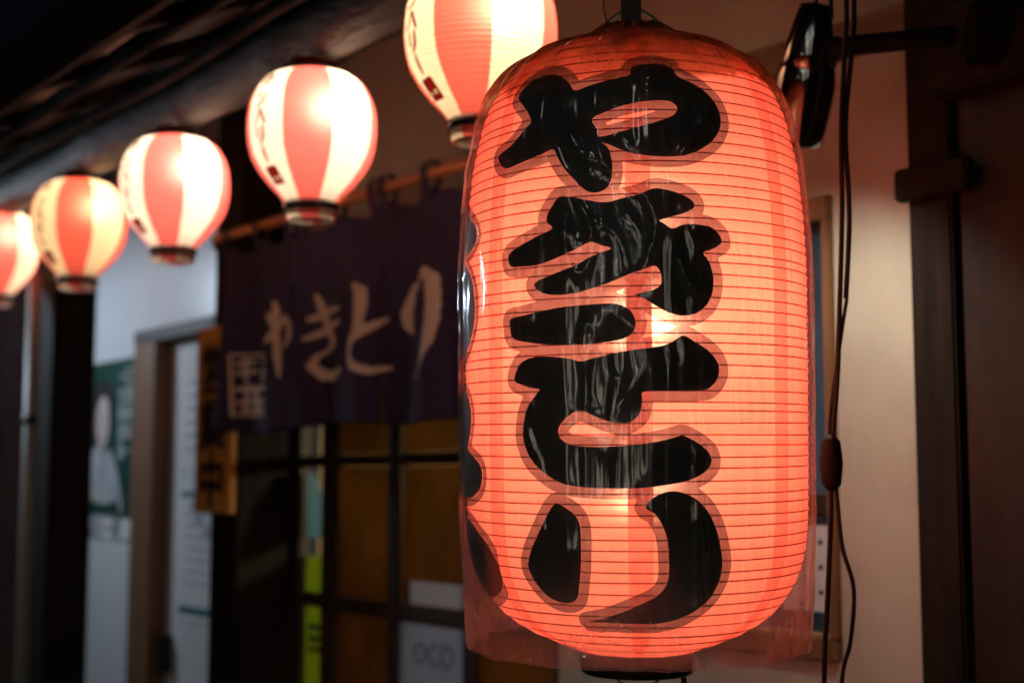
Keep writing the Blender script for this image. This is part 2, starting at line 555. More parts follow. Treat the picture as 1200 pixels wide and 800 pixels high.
def iso_mesh(X, Y, fields):
    """mesh of the region where every field is <= 0, clipped exactly at the zero line"""
    ny, nx = X.shape
    verts, faces, cache = [], [], {}

    def vid(p):
        key = (round(p[0], 3), round(p[1], 3))
        if key not in cache:
            cache[key] = len(verts)
            verts.append((p[0], p[1]))
        return cache[key]
    F = np.stack(fields, -1)
    mx_ = F.max(-1)
    mn_ = F.min(-1)
    cell_any = np.minimum.reduce([mx_[:-1, :-1], mx_[1:, :-1], mx_[:-1, 1:], mx_[1:, 1:]])
    allin = np.maximum.reduce([mx_[:-1, :-1], mx_[1:, :-1], mx_[:-1, 1:], mx_[1:, 1:]]) <= 0
    # cells in which any single field is positive at all four corners are empty
    empty_cell = np.zeros(allin.shape, bool)
    for k in range(F.shape[-1]):
        f = F[..., k]
        empty_cell |= np.minimum.reduce([f[:-1, :-1], f[1:, :-1], f[:-1, 1:], f[1:, 1:]]) > 0
    js, is_ = np.nonzero(~empty_cell)
    for j, i in zip(js, is_):
        q = [(j, i), (j, i + 1), (j + 1, i + 1), (j + 1, i)]
        if allin[j, i]:
            faces.append(tuple(vid((X[a], Y[a])) for a in q))
            continue
        for tri in ((q[0], q[1], q[2]), (q[0], q[2], q[3])):
            poly = [(X[a], Y[a], F[a]) for a in tri]
            for k in range(F.shape[-1]):
                new = []
                for s in range(len(poly)):
                    p, r = poly[s], poly[(s + 1) % len(poly)]
                    fp, fr = p[2][k], r[2][k]
                    if fp <= 0:
                        new.append(p)
                    if (fp <= 0) != (fr <= 0):
                        t = fp / (fp - fr)
                        new.append((p[0] + (r[0] - p[0]) * t, p[1] + (r[1] - p[1]) * t, p[2] + (r[2] - p[2]) * t))
                poly = new
                if len(poly) < 3:
                    break
            if len(poly) >= 3:
                ids = []
                for p in poly:
                    v = vid(p)
                    if v not in ids:
                        ids.append(v)
                if len(ids) >= 3:
                    faces.append(tuple(ids))
    return verts, faces


def grid_for(lo, hi, step):
    xs = np.arange(lo[0], hi[0] + step, step)
    ys = np.arange(lo[1], hi[1] + step, step)
    return np.meshgrid(xs, ys)


def glyphs(text, size):
    """outline faces of one line of lettering, as 2-D verts and faces"""
    cu = bpy.data.curves.new('lettering', 'FONT')
    cu.body = text
    cu.size = size
    cu.resolution_u = 4
    to = bpy.data.objects.new('lettering', cu)
    C.objects.link(to)
    bpy.context.view_layer.update()
    me = bpy.data.meshes.new_from_object(to.evaluated_get(bpy.context.evaluated_depsgraph_get()))
    vs = [(v.co.x, v.co.y) for v in me.vertices]
    fs = [tuple(p.vertices) for p in me.polygons]
    bpy.data.objects.remove(to)
    bpy.data.curves.remove(cu)
    bpy.data.meshes.remove(me)
    return vs, fs


def flat_letters(name, text, size, org, mat, parent, centre=True, squash=1.0, bold=0.0):
    """lettering on a plane that faces -Y; org is the centre of the line"""
    vs, fs = glyphs(text, size)
    xs = [v[0] for v in vs]
    ys = [v[1] for v in vs]
    cx = (min(xs) + max(xs)) / 2 if centre else min(xs)
    cy = (min(ys) + max(ys)) / 2
    return obj(name, [(org[0] + (x - cx) * squash, org[1], org[2] + y - cy) for x, y in vs], fs, mat, parent)


def flat_poly(name, pts, y, mat, parent, smooth=0):
    P = smooth_loop(pts, smooth) if smooth else pts
    return obj(name, [(p[0], y, p[1]) for p in P], [tuple(range(len(P)))], mat, parent)


# ================================================================== THE SETTING
g = obj('ground', [(-60, -60, 0), (60, -60, 0), (60, 60, 0), (-60, 60, 0)], [(0, 1, 2, 3)], M['ground'])
tag(g, 'dark paved lane in front of the shop', 'ground', kind='structure')

shop = empty('shop_building', (-2.8, 0.1, 0))
tag(shop, 'old timber and plaster tavern front with low eave, behind the hanging lanterns', 'building')
SX, SY = -2.8, 0.1


def sbox(name, x0, x1, y0, y1, z0, z1, mat, parent=None, bevel=0.003):
    return box(name, (x0 - SX, y0 - SY, z0), (x1 - SX, y1 - SY, z1), mat, parent or shop, bevel)


# plaster and painted walls round the openings
sbox('wall', -1.575, 0.60, 0.0, 0.12, 0, 2.80, M['plaster'], bevel=0)
sbox('wall', -2.02, -1.575, 0.0, 0.12, 2.04, 2.80, M['plaster'], bevel=0)
sbox('wall', -2.02, -1.575, 0.0, 0.12, 0, 1.262, M['plaster'], bevel=0)
sbox('wall', -2.32, -2.02, 0.0, 0.12, 0, 2.80, M['plaster'], bevel=0)
sbox('wall', -3.55, -2.32, 0.0, 0.12, 2.12, 2.80, M['plaster'], bevel=0)
w = sbox('wall', -5.30, -4.58, 0.0, 0.12, 0, 2.80, M['painted'], bevel=0)
w['label'] = 'pale painted wall panel beside the service door'
sbox('wall', -4.58, -3.90, 0.0, 0.12, 2.065, 2.80, M['painted'], bevel=0)
# timber
sbox('door_post', -3.72, -3.55, -0.13, 0.12, 0, 2.72, M['char_wood'])
sbox('door_post', -3.90, -3.722, -0.03, 0.12, 0, 2.72, M['dark_wood'])
sbox('lintel', -2.30, -1.38, -0.028, -0.001, 2.262, 2.322, M['lintel_wood'])
sbox('corner_post', -1.375, -1.297, -0.06, -0.002, 0, 2.78, M['char_wood'], bevel=0.004)
sbox('corner_beam', -1.29, 0.6, -0.12, -0.055, 2.125, 2.33, M['char_wood'], bevel=0.006)
for k in range(7):
    x0 = -1.293 + k * 0.155
    sbox('wall_board', x0, x0 + 0.150, -0.045 - 0.004 * (k % 2), -0.002, 0, 2.78, M['post_wood'], bevel=0.004)
sbox('hinge_bracket', -1.383, -1.25, -0.085, -0.0615, 1.985, 2.035, M['char_wood'], bevel=0.004)

# eave: log beam, purlin, rafters, boards
def soffit(y):
    return 2.345 + (y + 1.0) * 0.4


def wavy_log(name, y, z, r, x0, x1, mat):
    pts, rad = [], []
    n = 110
    for i in range(n + 1):
        x = x0 + (x1 - x0) * i / n
        pts.append((x - SX, y - SY + 0.018 * noise.noise((x * 1.6, y * 3, 1)), z + 0.012 * noise.noise((x * 0.8, 5, y))))
        rad.append(r * (1 + 0.16 * noise.noise((x * 2.1, z, 9)) + 0.10 * noise.noise((x * 6.5, z, 4))))
    return tube(name, pts, r, mat, shop, 20, rad)


wavy_log('eave_beam', -0.545, 2.425, 0.062, -5.15, 0.55, M['beam_wood'])
wavy_log('eave_beam', -0.28, 2.555, 0.040, -5.15, 0.55, M['beam_wood'])
sbox('fascia_board', -5.15, 0.55, -1.022, -1.000, 2.285, 2.365, M['board_wood'])
wavy_log('eave_pole', -0.86, 2.368, 0.019, -5.15, 0.55, M['pole_wood'])
wavy_log('eave_pole', -0.70, 2.405, 0.014, -5.15, 0.55, M['pole_wood'])
raf = None
for k in range(13):
    x = -5.05 + 0.455 * k
    if raf is None:
        y0, y1 = -0.99, 0.0
        w_ = 0.024
        z0, z1 = soffit(y0) - 0.006, soffit(y1) - 0.006
        vs = []
        for (yy, zz) in ((y0, z0), (y1, z1)):
            for sx, sz in ((-w_, -0.028), (w_, -0.028), (w_, 0), (-w_, 0)):
                vs.append((sx, yy - SY, zz + sz))
        fs = [(0, 1, 2, 3), (7, 6, 5, 4), (0, 4, 5, 1), (1, 5, 6, 2), (2, 6, 7, 3), (3, 7, 4, 0)]
        raf = obj('rafter', vs, fs, M['char_wood'], shop)
        raf.location.x = x - SX
    else:
        r2 = raf.copy()
        C.objects.link(r2)
        r2.location.x = x - SX
for k in range(10):
    y0 = -0.995 + k * 0.122
    y1 = y0 + 0.116
    za, zb = soffit(y0), soffit(y1)
    vs = []
    for x in (-5.15, 0.55):
        vs += [(x - SX, y0 - SY, za), (x - SX, y1 - SY, zb), (x - SX, y1 - SY, zb + 0.03), (x - SX, y0 - SY, za + 0.03)]
    obj('roof_board', vs, [(0, 1, 2, 3), (7, 6, 5, 4), (0, 4, 5, 1), (1, 5, 6, 2), (2, 6, 7, 3), (3, 7, 4, 0)], M['board_wood'], shop)
za, zb = soffit(-1.0) + 0.034, soffit(0.4) + 0.034
obj('roof', [(x - SX, y - SY, z + dz) for dz in (0, 0.05) for x in (-5.2, 0.6) for (y, z) in ((-1.0, za), (0.4, zb))],
    [(0, 1, 3, 2), (4, 6, 7, 5), (0, 4, 5, 1), (2, 3, 7, 6), (0, 2, 6, 4), (1, 5, 7, 3)], M['board_wood'], shop)

# room behind the sliding door
sbox('inner_wall', -3.75, -1.2, 1.6, 1.65, 0, 2.6, M['interior'], bevel=0)
sbox('inner_wall', -3.80, -3.75, 0.13, 1.6, 0, 2.6, M['interior'], bevel=0)
sbox('inner_wall', -1.2, -1.15, 0.13, 1.6, 0, 2.6, M['interior'], bevel=0)
sbox('inner_ceiling', -3.75, -1.2, 0.13, 1.6, 2.6, 2.65, M['interior'], bevel=0)

# sliding lattice door
door = sbox('sliding_door', -3.55, -2.32, 0.04, 0.085, 2.05, 2.12, M['dark_wood'])
door['label'] = 'dark wooden lattice sliding door with amber panes below the curtain'


def dbox(name, x0, x1, z0, z1, mat, y0=0.045, y1=0.080, bevel=0.003):
    return sbox(name, x0, x1, y0, y1, z0, z1, mat, door, bevel)


xb = [(-3.548, -3.528), (-3.405, -3.335), (-3.065, -3.018), (-2.735, -2.688), (-2.40, -2.325)]
for x0, x1 in xb:
    dbox('stile', x0, x1, 0.02, 2.049, M['dark_wood'])
zb_ = [(0.02, 0.14), (0.70, 0.735), (1.225, 1.262), (1.600, 1.632)]
for i in range(4):
    x0, x1 = xb[i][1] + 0.001, xb[i + 1][0] - 0.001
    for z0, z1 in zb_:
        dbox('rail', x0, x1, z0, z1, M['trim_wood'] if False else M['dark_wood'], 0.050, 0.076)
    for z0, z1 in ((0.141, 0.699), (0.736, 1.224), (1.263, 1.599), (1.633, 2.048)):
        dbox('pane', x0, x1, z0, z1, M['glass'] if i == 0 else M['amber_glass'], 0.060, 0.064, 0)

# window beside the lantern
win = sbox('window', -2.02, -1.575, 0.050, 0.056, 1.30, 2.00, M['blue_glass'], bevel=0)
win['label'] = 'blue obscure glass of the small wood-framed window'
for a in ((-2.025, -1.580, 2.000, 2.040), (-2.025, -1.580, 1.262, 1.298)):
    sbox('frame', a[0], a[1], -0.010, 0.062, a[2], a[3], M['trim_wood'], win)
for a in ((-2.025, -1.985, 1.2985, 1.9995), (-1.596, -1.580, 1.2985, 1.9995)):
    sbox('frame', a[0], a[1], -0.010, 0.062, a[2], a[3], M['trim_wood'], win)
sbox('frame', -1.985, -1.5965, 0.030, 0.064, 1.500, 1.535, M['dark_wood'], win)

# service door
sd = sbox('service_door', -4.40, -3.902, 0.035, 0.075, 0.0, 2.02, M['painted'])
sd['label'] = 'pale service door with papers taped to it'
sbox('door_frame', -4.58, -4.402, -0.022, 0.08, 0, 2.0195, M['trim_wood'], sd)
sbox('door_frame', -4.58, -3.902, -0.024, 0.08, 2.0205, 2.064, M['dark_wood'], sd)
sbox('handle', -4.36, -4.335, -0.01, 0.034, 0.96, 1.08, M['black_metal'], sd)

# neighbouring house whose boarded flank closes the row
nb = empty('neighbour_house', (-5.7, 0.2, 0))
tag(nb, 'dark board-clad flank of the next house past the last lantern', 'building')
for k in range(12):
    y0 = -1.306 + k * 0.152
    box('wall_board', (0.40, y0 - 0.2, 0), (0.42 + 0.006 * (k % 2), y0 + 0.148 - 0.2, 3.0), M['neighbour'], nb, 0.003)
box('wall', (-0.6, -1.50, 0), (0.398, 0.4, 3.0), M['neighbour'], nb, 0)

# unseen shop across the lane, added so cover and lamp hood have lights to mirror
op = empty('added_opposite_shop', (2.0, -5.6, 0))
tag(op, 'unseen shop across the lane, its lit windows and lamps added for reflections', 'building')
box('wall', (-5.0, -0.3, 0), (5.0, 0.0, 3.2), M['plaster'], op, 0)
for k, x in enumerate((-2.2, 0.4, 2.6)):
    wp = box('window', (x - 0.45, 0.004, 1.0), (x + 0.45, 0.012, 2.1), M['added_lit_window'], op, 0)
    for a_ in ((x - 0.50, x - 0.4505, 0.95, 2.15), (x + 0.4505, x + 0.50, 0.95, 2.15)):
        box('frame', (a_[0], 0.002, a_[2]), (a_[1], 0.05, a_[3]), M['dark_wood'], wp, 0.003)
    for z0, z1 in ((0.95, 0.9995), (1.53, 1.57), (2.1005, 2.15)):
        box('frame', (x - 0.4495, 0.0125 if z0 == 1.53 else 0.002, z0), (x + 0.4495, 0.04, z1), M['dark_wood'], wp, 0.003)
    box('frame', (x - 0.015, 0.0125, 1.0005), (x + 0.015, 0.035, 1.5295), M['dark_wood'], wp, 0.003)
for x in (-0.4, 1.0, 2.9):
    tube('lamp_bracket', [(x, 0.002, 2.42), (x, 0.10, 2.42), (x, 0.14, 2.36)], 0.012, M['black_metal'], op, 8)
    lathe('added_globe_lamp', [(0.10 * math.cos(a_), 0.10 * math.sin(a_)) for a_ in [math.pi * q / 12 for q in range(13)]], M['added_globe_glow'], op, 24).location = (x, 0.14, 2.26)  # globes added for highlights on the hood and glints on the cover
for x in (-0.9, 1.5):
    box('lamp_casing', (x - 0.62, 0.002, 2.60), (x + 0.62, 0.06, 2.66), M['tube_white'], op, 0.004)
    tb = lathe('lamp_tube', [(-0.58, 0.0), (-0.58, 0.018), (0.58, 0.018), (0.58, 0.0)], M['tube_glow'], op, 12)
    tb.rotation_euler = (0, R(90), 0)
    tb.location = (x, 0.09, 2.63)

# ================================================================== POST AND PIPE AT THE EAVE
post = empty('eave_post', (-4.235, -0.37, 0))
tag(post, 'square dark timber post holding the eave behind the small lanterns', 'post')
box('shaft', (-0.065, -0.065, 0.12), (0.065, 0.065, 2.50), M['char_wood'], post, 0.008)
box('base_stone', (-0.12, -0.12, 0), (0.12, 0.12, 0.119), M['ground'], post, 0.01)
pipe = empty('drain_pipe', (-4.37, -0.42, 0))
tag(pipe, 'thin grey-green drain pipe running down beside the timber post', 'pipe')
lathe('shaft', [(0.0, 0.0), (0.0, 0.03), (0.4, 0.03), (1.2, 0.03), (2.2, 0.03), (2.2, 0)], M['pipe_grey'], pipe, 20)
for z in (0.9, 1.75):
    lathe('clamp', [(z - 0.012, 0.031), (z - 0.012, 0.035), (z + 0.012, 0.035), (z + 0.012, 0.031)], M['black_metal'], pipe, 20)

# ================================================================== COOL WALL LAMP
tl = empty('wall_lamp', (-5.271, -0.86, 2.36))
tag(tl, 'cool white tube lamp on the boarded flank of the next house', 'lamp')
box('casing', (0.0, -0.16, -0.03), (0.035, 0.16, 0.03), M['tube_white'], tl, 0.006)
t_ = lathe('tube', [(-0.13, 0.0), (-0.13, 0.012), (0.13, 0.012), (0.13, 0.0)], M['tube_glow'], tl, 16)
t_.rotation_euler = (R(90), 0, 0)
t_.location = (0.052, 0.0, 0.0)
for y in (-0.142, 0.142):
    box('tube_holder', (0.0355, y - 0.008, -0.014), (0.068, y + 0.008, 0.014), M['tube_white'], tl, 0.003)
ld = bpy.data.lights.new('tube_light', 'AREA')
ld.shape = 'RECTANGLE'
ld.size = 0.06
ld.size_y = 0.28
ld.energy = 14.0
ld.color = (0.70, 0.84, 1.0)
lo_ = bpy.data.objects.new('tube_light', ld)
C.objects.link(lo_)
lo_.parent = tl
lo_.location = (0.072, 0.0, 0.0)
lo_.rotation_euler = Vector((-0.80, -0.35, 0.35)).to_track_quat('Z', 'Y').to_euler()

# ================================================================== NOREN CURTAIN
NOREN = {
    'ya': [[[-3273,2021,3.9],[-3260,1990,9.8],[-3263,1962,8.8],[-3251,1924,8.8],[-3240,1876,8.7],[-3228,1825,2.9]],[[-3322,1918,4.0],[-3285,1928,7.8],[-3246,1951,6.8],[-3214,1974,6.8],[-3184,1957,6.7],[-3181,1922,6.7],[-3205,1901,5.8]],[[-3300,1989,3.9],[-3279,1971,7.8]]],
    'ki': [[[-3088,2018,4.7],[-3069,1994,9.4],[-3050,1960,9.3],[-3031,1923,9.3],[-3007,1894,7.4],[-3048,1880,4.6],[-3091,1867,4.7],[-3105,1844,6.6],[-3068,1819,11.2],[-3005,1814,10.1],[-2965,1826,6.4]],[[-3109,1961,5.7],[-3054,1970,8.4],[-2986,1976,5.5]],[[-3122,1913,4.7],[-3062,1927,8.4],[-2982,1943,5.5]]],
    'to': [[[-2851,2016,5.3],[-2830,1999,10.6],[-2827,1973,10.6],[-2829,1939,8.8],[-2832,1906,7.9]],[[-2749,1928,3.5],[-2781,1918,7.8],[-2820,1905,9.7],[-2861,1883,9.8],[-2874,1854,9.8],[-2843,1826,8.8],[-2794,1812,7.8],[-2747,1816,4.3]]],
    'ri': [[[-2646,1995,3.4],[-2658,1964,8.5],[-2675,1933,11.0],[-2672,1908,10.2],[-2657,1889,3.4]],[[-2636,1984,5.1],[-2599,2010,7.5],[-2563,2013,9.9],[-2534,1994,11.5],[-2527,1950,10.6],[-2529,1903,10.6],[-2540,1857,9.8],[-2568,1820,6.6],[-2618,1783,2.5]]],
    'seal': [[[-3535,1903,2.6],[-3316,1889,2.5],[-3315,1732,2.5],[-3523,1738,2.6],[-3535,1903,2.6]],[[-3511,1876,4.1],[-3435,1879,4.0]],[[-3472,1888,4.1],[-3474,1830,4.1]],[[-3510,1852,4.1],[-3428,1853,4.0]],[[-3403,1878,3.0],[-3332,1875,3.0]],[[-3398,1859,3.0],[-3397,1825,3.0]],[[-3336,1860,3.0],[-3339,1827,3.0]],[[-3402,1842,3.0],[-3335,1842,3.0]],[[-3508,1808,5.1],[-3328,1807,4.9]],[[-3465,1815,5.1],[-3484,1748,5.1]],[[-3432,1803,5.0],[-3419,1750,5.0]],[[-3379,1805,5.0],[-3346,1747,4.9]],[[-3507,1773,4.1],[-3332,1772,3.9]],[[-3495,1750,4.1],[-3331,1747,3.9]]],
}


def cloth_y(x, z):
    f = (2.20 - z) / 0.5
    return -0.160 - 0.022 * (0.35 + f) * math.sin(x * 19.0 + 0.8 * math.sin(x * 5)) - 0.006 * math.sin(x * 41 + z * 6) + 0.010 * noise.noise((x * 6, 2, z * 4))


NX = -2.8
nor = empty('shop_curtain', (NX, -0.16, 1.69))
tag(nor, 'short indigo split curtain with brush lettering hung on an orange rod over the doorway', 'curtain')


def nloc(x, y, z):
    return (x - NX, y + 0.16, z - 1.69)


panels = [(-3.575, -3.182), (-3.176, -2.768), (-2.762, -2.362), (-2.356, -1.96)]
for pi, (x0, x1) in enumerate(panels):
    nx, nz = 40, 44
    vs, fs = [], []
    for j in range(nz + 1):
        for i in range(nx + 1):
            x = x0 + (x1 - x0) * i / nx
            f = j / nz
            z = 2.180 - (0.488 + 0.008 * math.sin(x * 9)) * f + 0.006 * math.cos(x * 30) * (1 - f)
            vs.append(nloc(x, cloth_y(x, z), z))
    for j in range(nz):
        for i in range(nx):
            a = j * (nx + 1) + i
            fs.append((a, a + 1, a + nx + 2, a + nx + 1))
    o = obj('cloth_panel', vs, fs, M['noren'], nor, True)
    sm = o.modifiers.new('thickness', 'SOLIDIFY')
    sm.thickness = 0.0015
    for tx in (x0 + 0.02, (x0 + x1) / 2, x1 - 0.02):
        # a loop of cloth over the rod
        vs, fs = [], []
        prof = [(cloth_y(tx, 2.18) + 0.0, 2.170), (-0.180, 2.215), (-0.183, 2.240), (-0.172, 2.256), (-0.160, 2.259), (-0.148, 2.256), (-0.137, 2.240), (-0.140, 2.215), (cloth_y(tx, 2.18) + 0.004, 2.170)]
        for (yy, zz) in prof:
            wd = 0.013 + 0.012 * max(0, (2.215 - zz) / 0.045)
            for s in (-1, 0, 1):
                vs.append(nloc(tx + s * wd, yy - 0.002 * (s == 0), zz))
        for j in range(len(prof) - 1):
            for s in (0, 1):
                a = j * 3 + s
                fs.append((a, a + 1, a + 4, a + 3))
        obj('tab', vs, fs, M['noren'], nor, True)
rodp = [nloc(-3.66 + 0.02 * i, -0.160, 2.237 - 0.00015 * i) for i in range(88)]
tube('rod', rodp, 0.0135, M['bamboo'], nor, 14)
for x in (-3.64, -1.935):
    box('rod_bracket', nloc(x - 0.012, -0.175, 2.205), nloc(x + 0.012, -0.003, 2.2225), M['black_metal'], nor, 0.003)
SQ = 0.55
for key, nm in (('ya', 'letter'), ('ki', 'letter'), ('to', 'letter'), ('ri', 'letter'), ('seal', 'seal')):
    st = [[(x * SQ, z, w * 1.12) for x, z, w in s] for s in NOREN[key]]
    allp = [p for s in st for p in s]
    lo = (min(p[0] for p in allp) - 16, min(p[1] for p in allp) - 16)
    hi = (max(p[0] for p in allp) + 16, max(p[1] for p in allp) + 16)
    X, Y = grid_for(lo, hi, 2.2)
    d = np.minimum.reduce([sd_stroke(X, Y, s) for s in st])
    if key != 'seal':
        d = d + 0.7 * np.sin(X * 0.35) * np.sin(Y * 0.22)      # dry-brush unevenness
    vs, fs = iso_mesh(X, Y, [d])
    V = []
    for u, z in vs:
        x = u / SQ / 1000
        zz = z / 1000
        V.append(nloc(x, cloth_y(x, zz) - 0.0035, zz))
    obj(nm, V, [f[::-1] for f in fs], M['noren_print'], nor, True)

# ================================================================== OPEN SIGN, POSTER, PAPERS
sg = empty('open_sign', (-3.66, -0.132, 1.475))
tag(sg, 'narrow orange wooden board with three black characters, beside the curtain', 'sign')
box('board', (-0.125, -0.020, 0.0), (0.105, 0.0, 0.52), M['sign_board'], sg, 0.004)
for k, ch in enumerate('営業中'):
    vs, fs = glyphs(ch, 0.15)
    xs = [v[0] for v in vs]
    ys = [v[1] for v in vs]
    cx, cy = (min(xs) + max(xs)) / 2, (min(ys) + max(ys)) / 2
    # thick brush-like strokes: the same outline laid four times with a small shift is merged into one letter
    V, F_ = [], []
    for n_, (dx, dz) in enumerate(((0, 0), (0.006, 0.003), (-0.006, -0.003), (0.003, -0.006), (-0.003, 0.006))):
        b = len(V)
        V += [((x - cx) * 1.12 - 0.010 + dx, -0.0215 - 0.0004 * n_, 0.40 - k * 0.155 + (y - cy) + dz) for x, y in vs]
        F_ += [tuple(i + b for i in f) for f in fs]
    obj('character', V, F_, M['sign_ink'], sg)
tube('hanging_string', [(-0.06, -0.01, 0.52), (-0.01, -0.006, 0.60), (0.04, -0.01, 0.52)], 0.0015, M['rubber'], sg, 6)

po = empty('wall_poster', (-4.85, -0.002, 1.40))
tag(po, 'green poster of a person in a pale robe taped beside the service door', 'poster')
box('sheet', (-0.26, -0.004, 0.04), (0.245, 0.0, 0.585), M['green_print'], po, 0)
box('sheet_foot', (-0.26, -0.0045, -0.03), (0.245, 0.0, 0.0395), M['paper'], po, 0)
flat_poly('hair_print', [(-0.15, 0.30), (-0.17, 0.42), (-0.13, 0.50), (-0.05, 0.525), (0.03, 0.50), (0.06, 0.43), (0.03, 0.36), (0.0, 0.30)], -0.0056, M['hair_print'], po, 4)
flat_poly('face_print', [(-0.03, 0.28), (-0.085, 0.32), (-0.10, 0.39), (-0.06, 0.455), (-0.01, 0.46), (0.02, 0.41), (0.02, 0.33)], -0.0064, M['skin_print'], po, 4)
flat_poly('robe_print', [(-0.20, 0.05), (-0.22, 0.16), (-0.15, 0.25), (-0.07, 0.295), (-0.02, 0.26), (0.03, 0.28), (0.10, 0.22), (0.15, 0.12), (0.14, 0.05)], -0.0072, M['robe_print'], po, 3)
flat_poly('yellow_print', [(-0.19, 0.07), (-0.19, 0.13), (-0.14, 0.15), (-0.11, 0.11), (-0.13, 0.06)], -0.0080, M['yellow_print'], po, 3)
for pts_, mt_ in (([(-0.035, 0.275), (-0.015, 0.275), (-0.055, 0.15), (-0.075, 0.15)], 'grey_print'), ([(0.012, 0.27), (0.03, 0.27), (-0.03, 0.14), (-0.048, 0.14)], 'grey_print'),
                  ([(-0.21, 0.05), (0.15, 0.05), (0.13, 0.10), (0.0, 0.085), (-0.12, 0.10)], 'green_print'), ([(0.06, 0.20), (0.085, 0.19), (0.10, 0.10), (0.075, 0.10)], 'grey_print'),
                  ([(-0.16, 0.22), (-0.145, 0.225), (-0.15, 0.11), (-0.17, 0.11)], 'grey_print')):
    flat_poly('robe_fold_print', pts_, -0.0084, M[mt_], po)
for pts_ in ([(-0.078, 0.392), (-0.056, 0.394), (-0.057, 0.386), (-0.077, 0.384)], [(-0.022, 0.394), (0.002, 0.392), (0.0, 0.384), (-0.021, 0.386)], [(-0.052, 0.322), (-0.022, 0.323), (-0.030, 0.314), (-0.045, 0.314)], [(-0.040, 0.365), (-0.034, 0.365), (-0.030, 0.345), (-0.042, 0.345)]):
    flat_poly('face_mark', pts_, -0.0072, M['hair_print'], po)
for k in range(5):
    for q in range(2):
        vs, fs = glyphs('一口生酒新緑夏味楽'[(k * 2 + q) % 9], 0.062)
        obj('print_mark', [(0.115 + q * 0.062 + x, -0.0088, 0.50 - k * 0.064 + y) for x, y in vs], fs, M['white_print'], po)
flat_letters('print_line', '緑の一杯', 0.085, (-0.01, -0.0060, 0.004), M['sign_ink'], po)

pn = empty('upper_notice', (-4.14, 0.0335, 1.60))
tag(pn, 'plain pale notice sheet high on the service door', 'notice')
box('sheet', (-0.16, -0.002, 0.0), (0.15, 0, 0.33), M['paper'], pn, 0)
for k in range(6):
    box('print_line', (-0.12, -0.003, 0.27 - k * 0.042), (0.07 + 0.03 * (k % 3 - 1), -0.0022, 0.282 - k * 0.042), M['grey_print'], pn, 0)
pl = empty('lower_notice', (-4.12, 0.0335, 1.13))
tag(pl, 'framed white notice with teal bands low on the service door', 'notice')
box('sheet', (-0.19, -0.002, 0.0), (0.16, 0, 0.42), M['paper'], pl, 0)
box('band', (-0.17, -0.0032, 0.385), (0.14, -0.0022, 0.402), M['teal_print'], pl, 0)
box('band', (-0.17, -0.0032, 0.022), (0.14, -0.0022, 0.046), M['teal_print'], pl, 0)
box('band', (0.115, -0.0030, 0.047), (0.14, -0.0022, 0.384), M['grey_print'], pl, 0)
for k in range(7):
    box('print_line', (-0.13, -0.003, 0.33 - k * 0.036), (0.06 + 0.03 * (k % 2), -0.0022, 0.337 - k * 0.036), M['grey_print'], pl, 0)
for k, (dx, dz) in enumerate(((-0.10, 0.345), (-0.06, 0.30), (0.0, 0.26))):
    box('print_block', (dx, -0.0034, dz), (dx + 0.05, -0.0023, dz + 0.028), M['grey_print'], pl, 0)

dn = empty('door_notice', (-2.88, 0.0555, 0.85))
tag(dn, 'pale blue price notice on the lower lattice pane near the lantern', 'notice')
box('sheet', (-0.135, -0.002, 0.0), (0.14, 0, 0.368), M['pale_blue'], dn, 0)
flat_letters('print_line', 'OCO', 0.075, (0.015, -0.0032, 0.30), M['blue_print'], dn)
for k in range(3):
    box('print_line', (-0.10, -0.0032, 0.20 - k * 0.055), (0.09 - 0.04 * (k == 1), -0.0022, 0.225 - k * 0.055), M['grey_print'], dn, 0)
dn2 = empty('pane_sticker', (-2.90, 0.0555, 1.265))
tag(dn2, 'white paper strip on the lattice pane just above the middle rail', 'notice')
box('sheet', (-0.07, -0.002, 0.0), (0.16, 0, 0.055), M['paper'], dn2, 0)

yb = empty('yellow_green_flyer', (-3.465, 0.068, 0.90))
tag(yb, 'yellow-green flyer showing behind the narrow glass pane by the door post', 'flyer')
box('sheet', (-0.060, 0, 0.0), (0.055, 0.003, 0.46), M['flyer_green'], yb, 0)
for k in range(3):
    box('print_line', (-0.04, -0.001, 0.20 + k * 0.03), (0.05, -0.0002, 0.215 + k * 0.03), plain('orange_print', (0.5, 0.2, 0.03)) if k == 0 else M['teal_print'], yb, 0)
bf = empty('blue_flyer', (-3.465, 0.068, 1.41))
tag(bf, 'small blue card above the yellow-green flyer behind the glass', 'flyer')
flat_poly('sheet', [(-0.055, 0.0), (-0.055, 0.17), (-0.02, 0.18), (0.02, 0.12), (0.045, 0.03), (0.04, 0.0)], 0.0, M['flyer_blue'], bf)

wc = empty('window_card', (-1.655, 0.024, 1.338))
tag(wc, 'white card with small dark marks standing in the window at the lantern edge', 'card')
box('sheet', (-0.07, 0.0, 0.0), (0.039, 0.003, 0.145), M['paper'], wc, 0)
for k in range(3):
    box('print_mark', (0.012, -0.0012, 0.030 + 0.042 * k), (0.020, -0.0002, 0.037 + 0.042 * k), M['sign_ink'], wc, 0)

# lamp inside the room
rl = empty('pendant_lamp', (-2.9, 0.85, 1.72))
tag(rl, 'dim warm pendant lamp inside the room behind the amber panes', 'lamp')
lathe('shade', [(0.10, 0.02), (0.09, 0.06), (0.04, 0.11), (0.0, 0.14)], M['sign_board'], rl, 24)
tube('cord', [(0, 0, 0.10), (0, 0, 0.5), (0, 0, 0.88)], 0.003, M['rubber'], rl, 6)
ld = bpy.data.lights.new('pendant_light', 'POINT')
ld.energy = 48.0
ld.shadow_soft_size = 0.05
ld.color = (1.0, 0.72, 0.42)
lo_ = bpy.data.objects.new('pendant_light', ld)
C.objects.link(lo_)
lo_.parent = rl
lo_.location = (0, 0, -0.02)

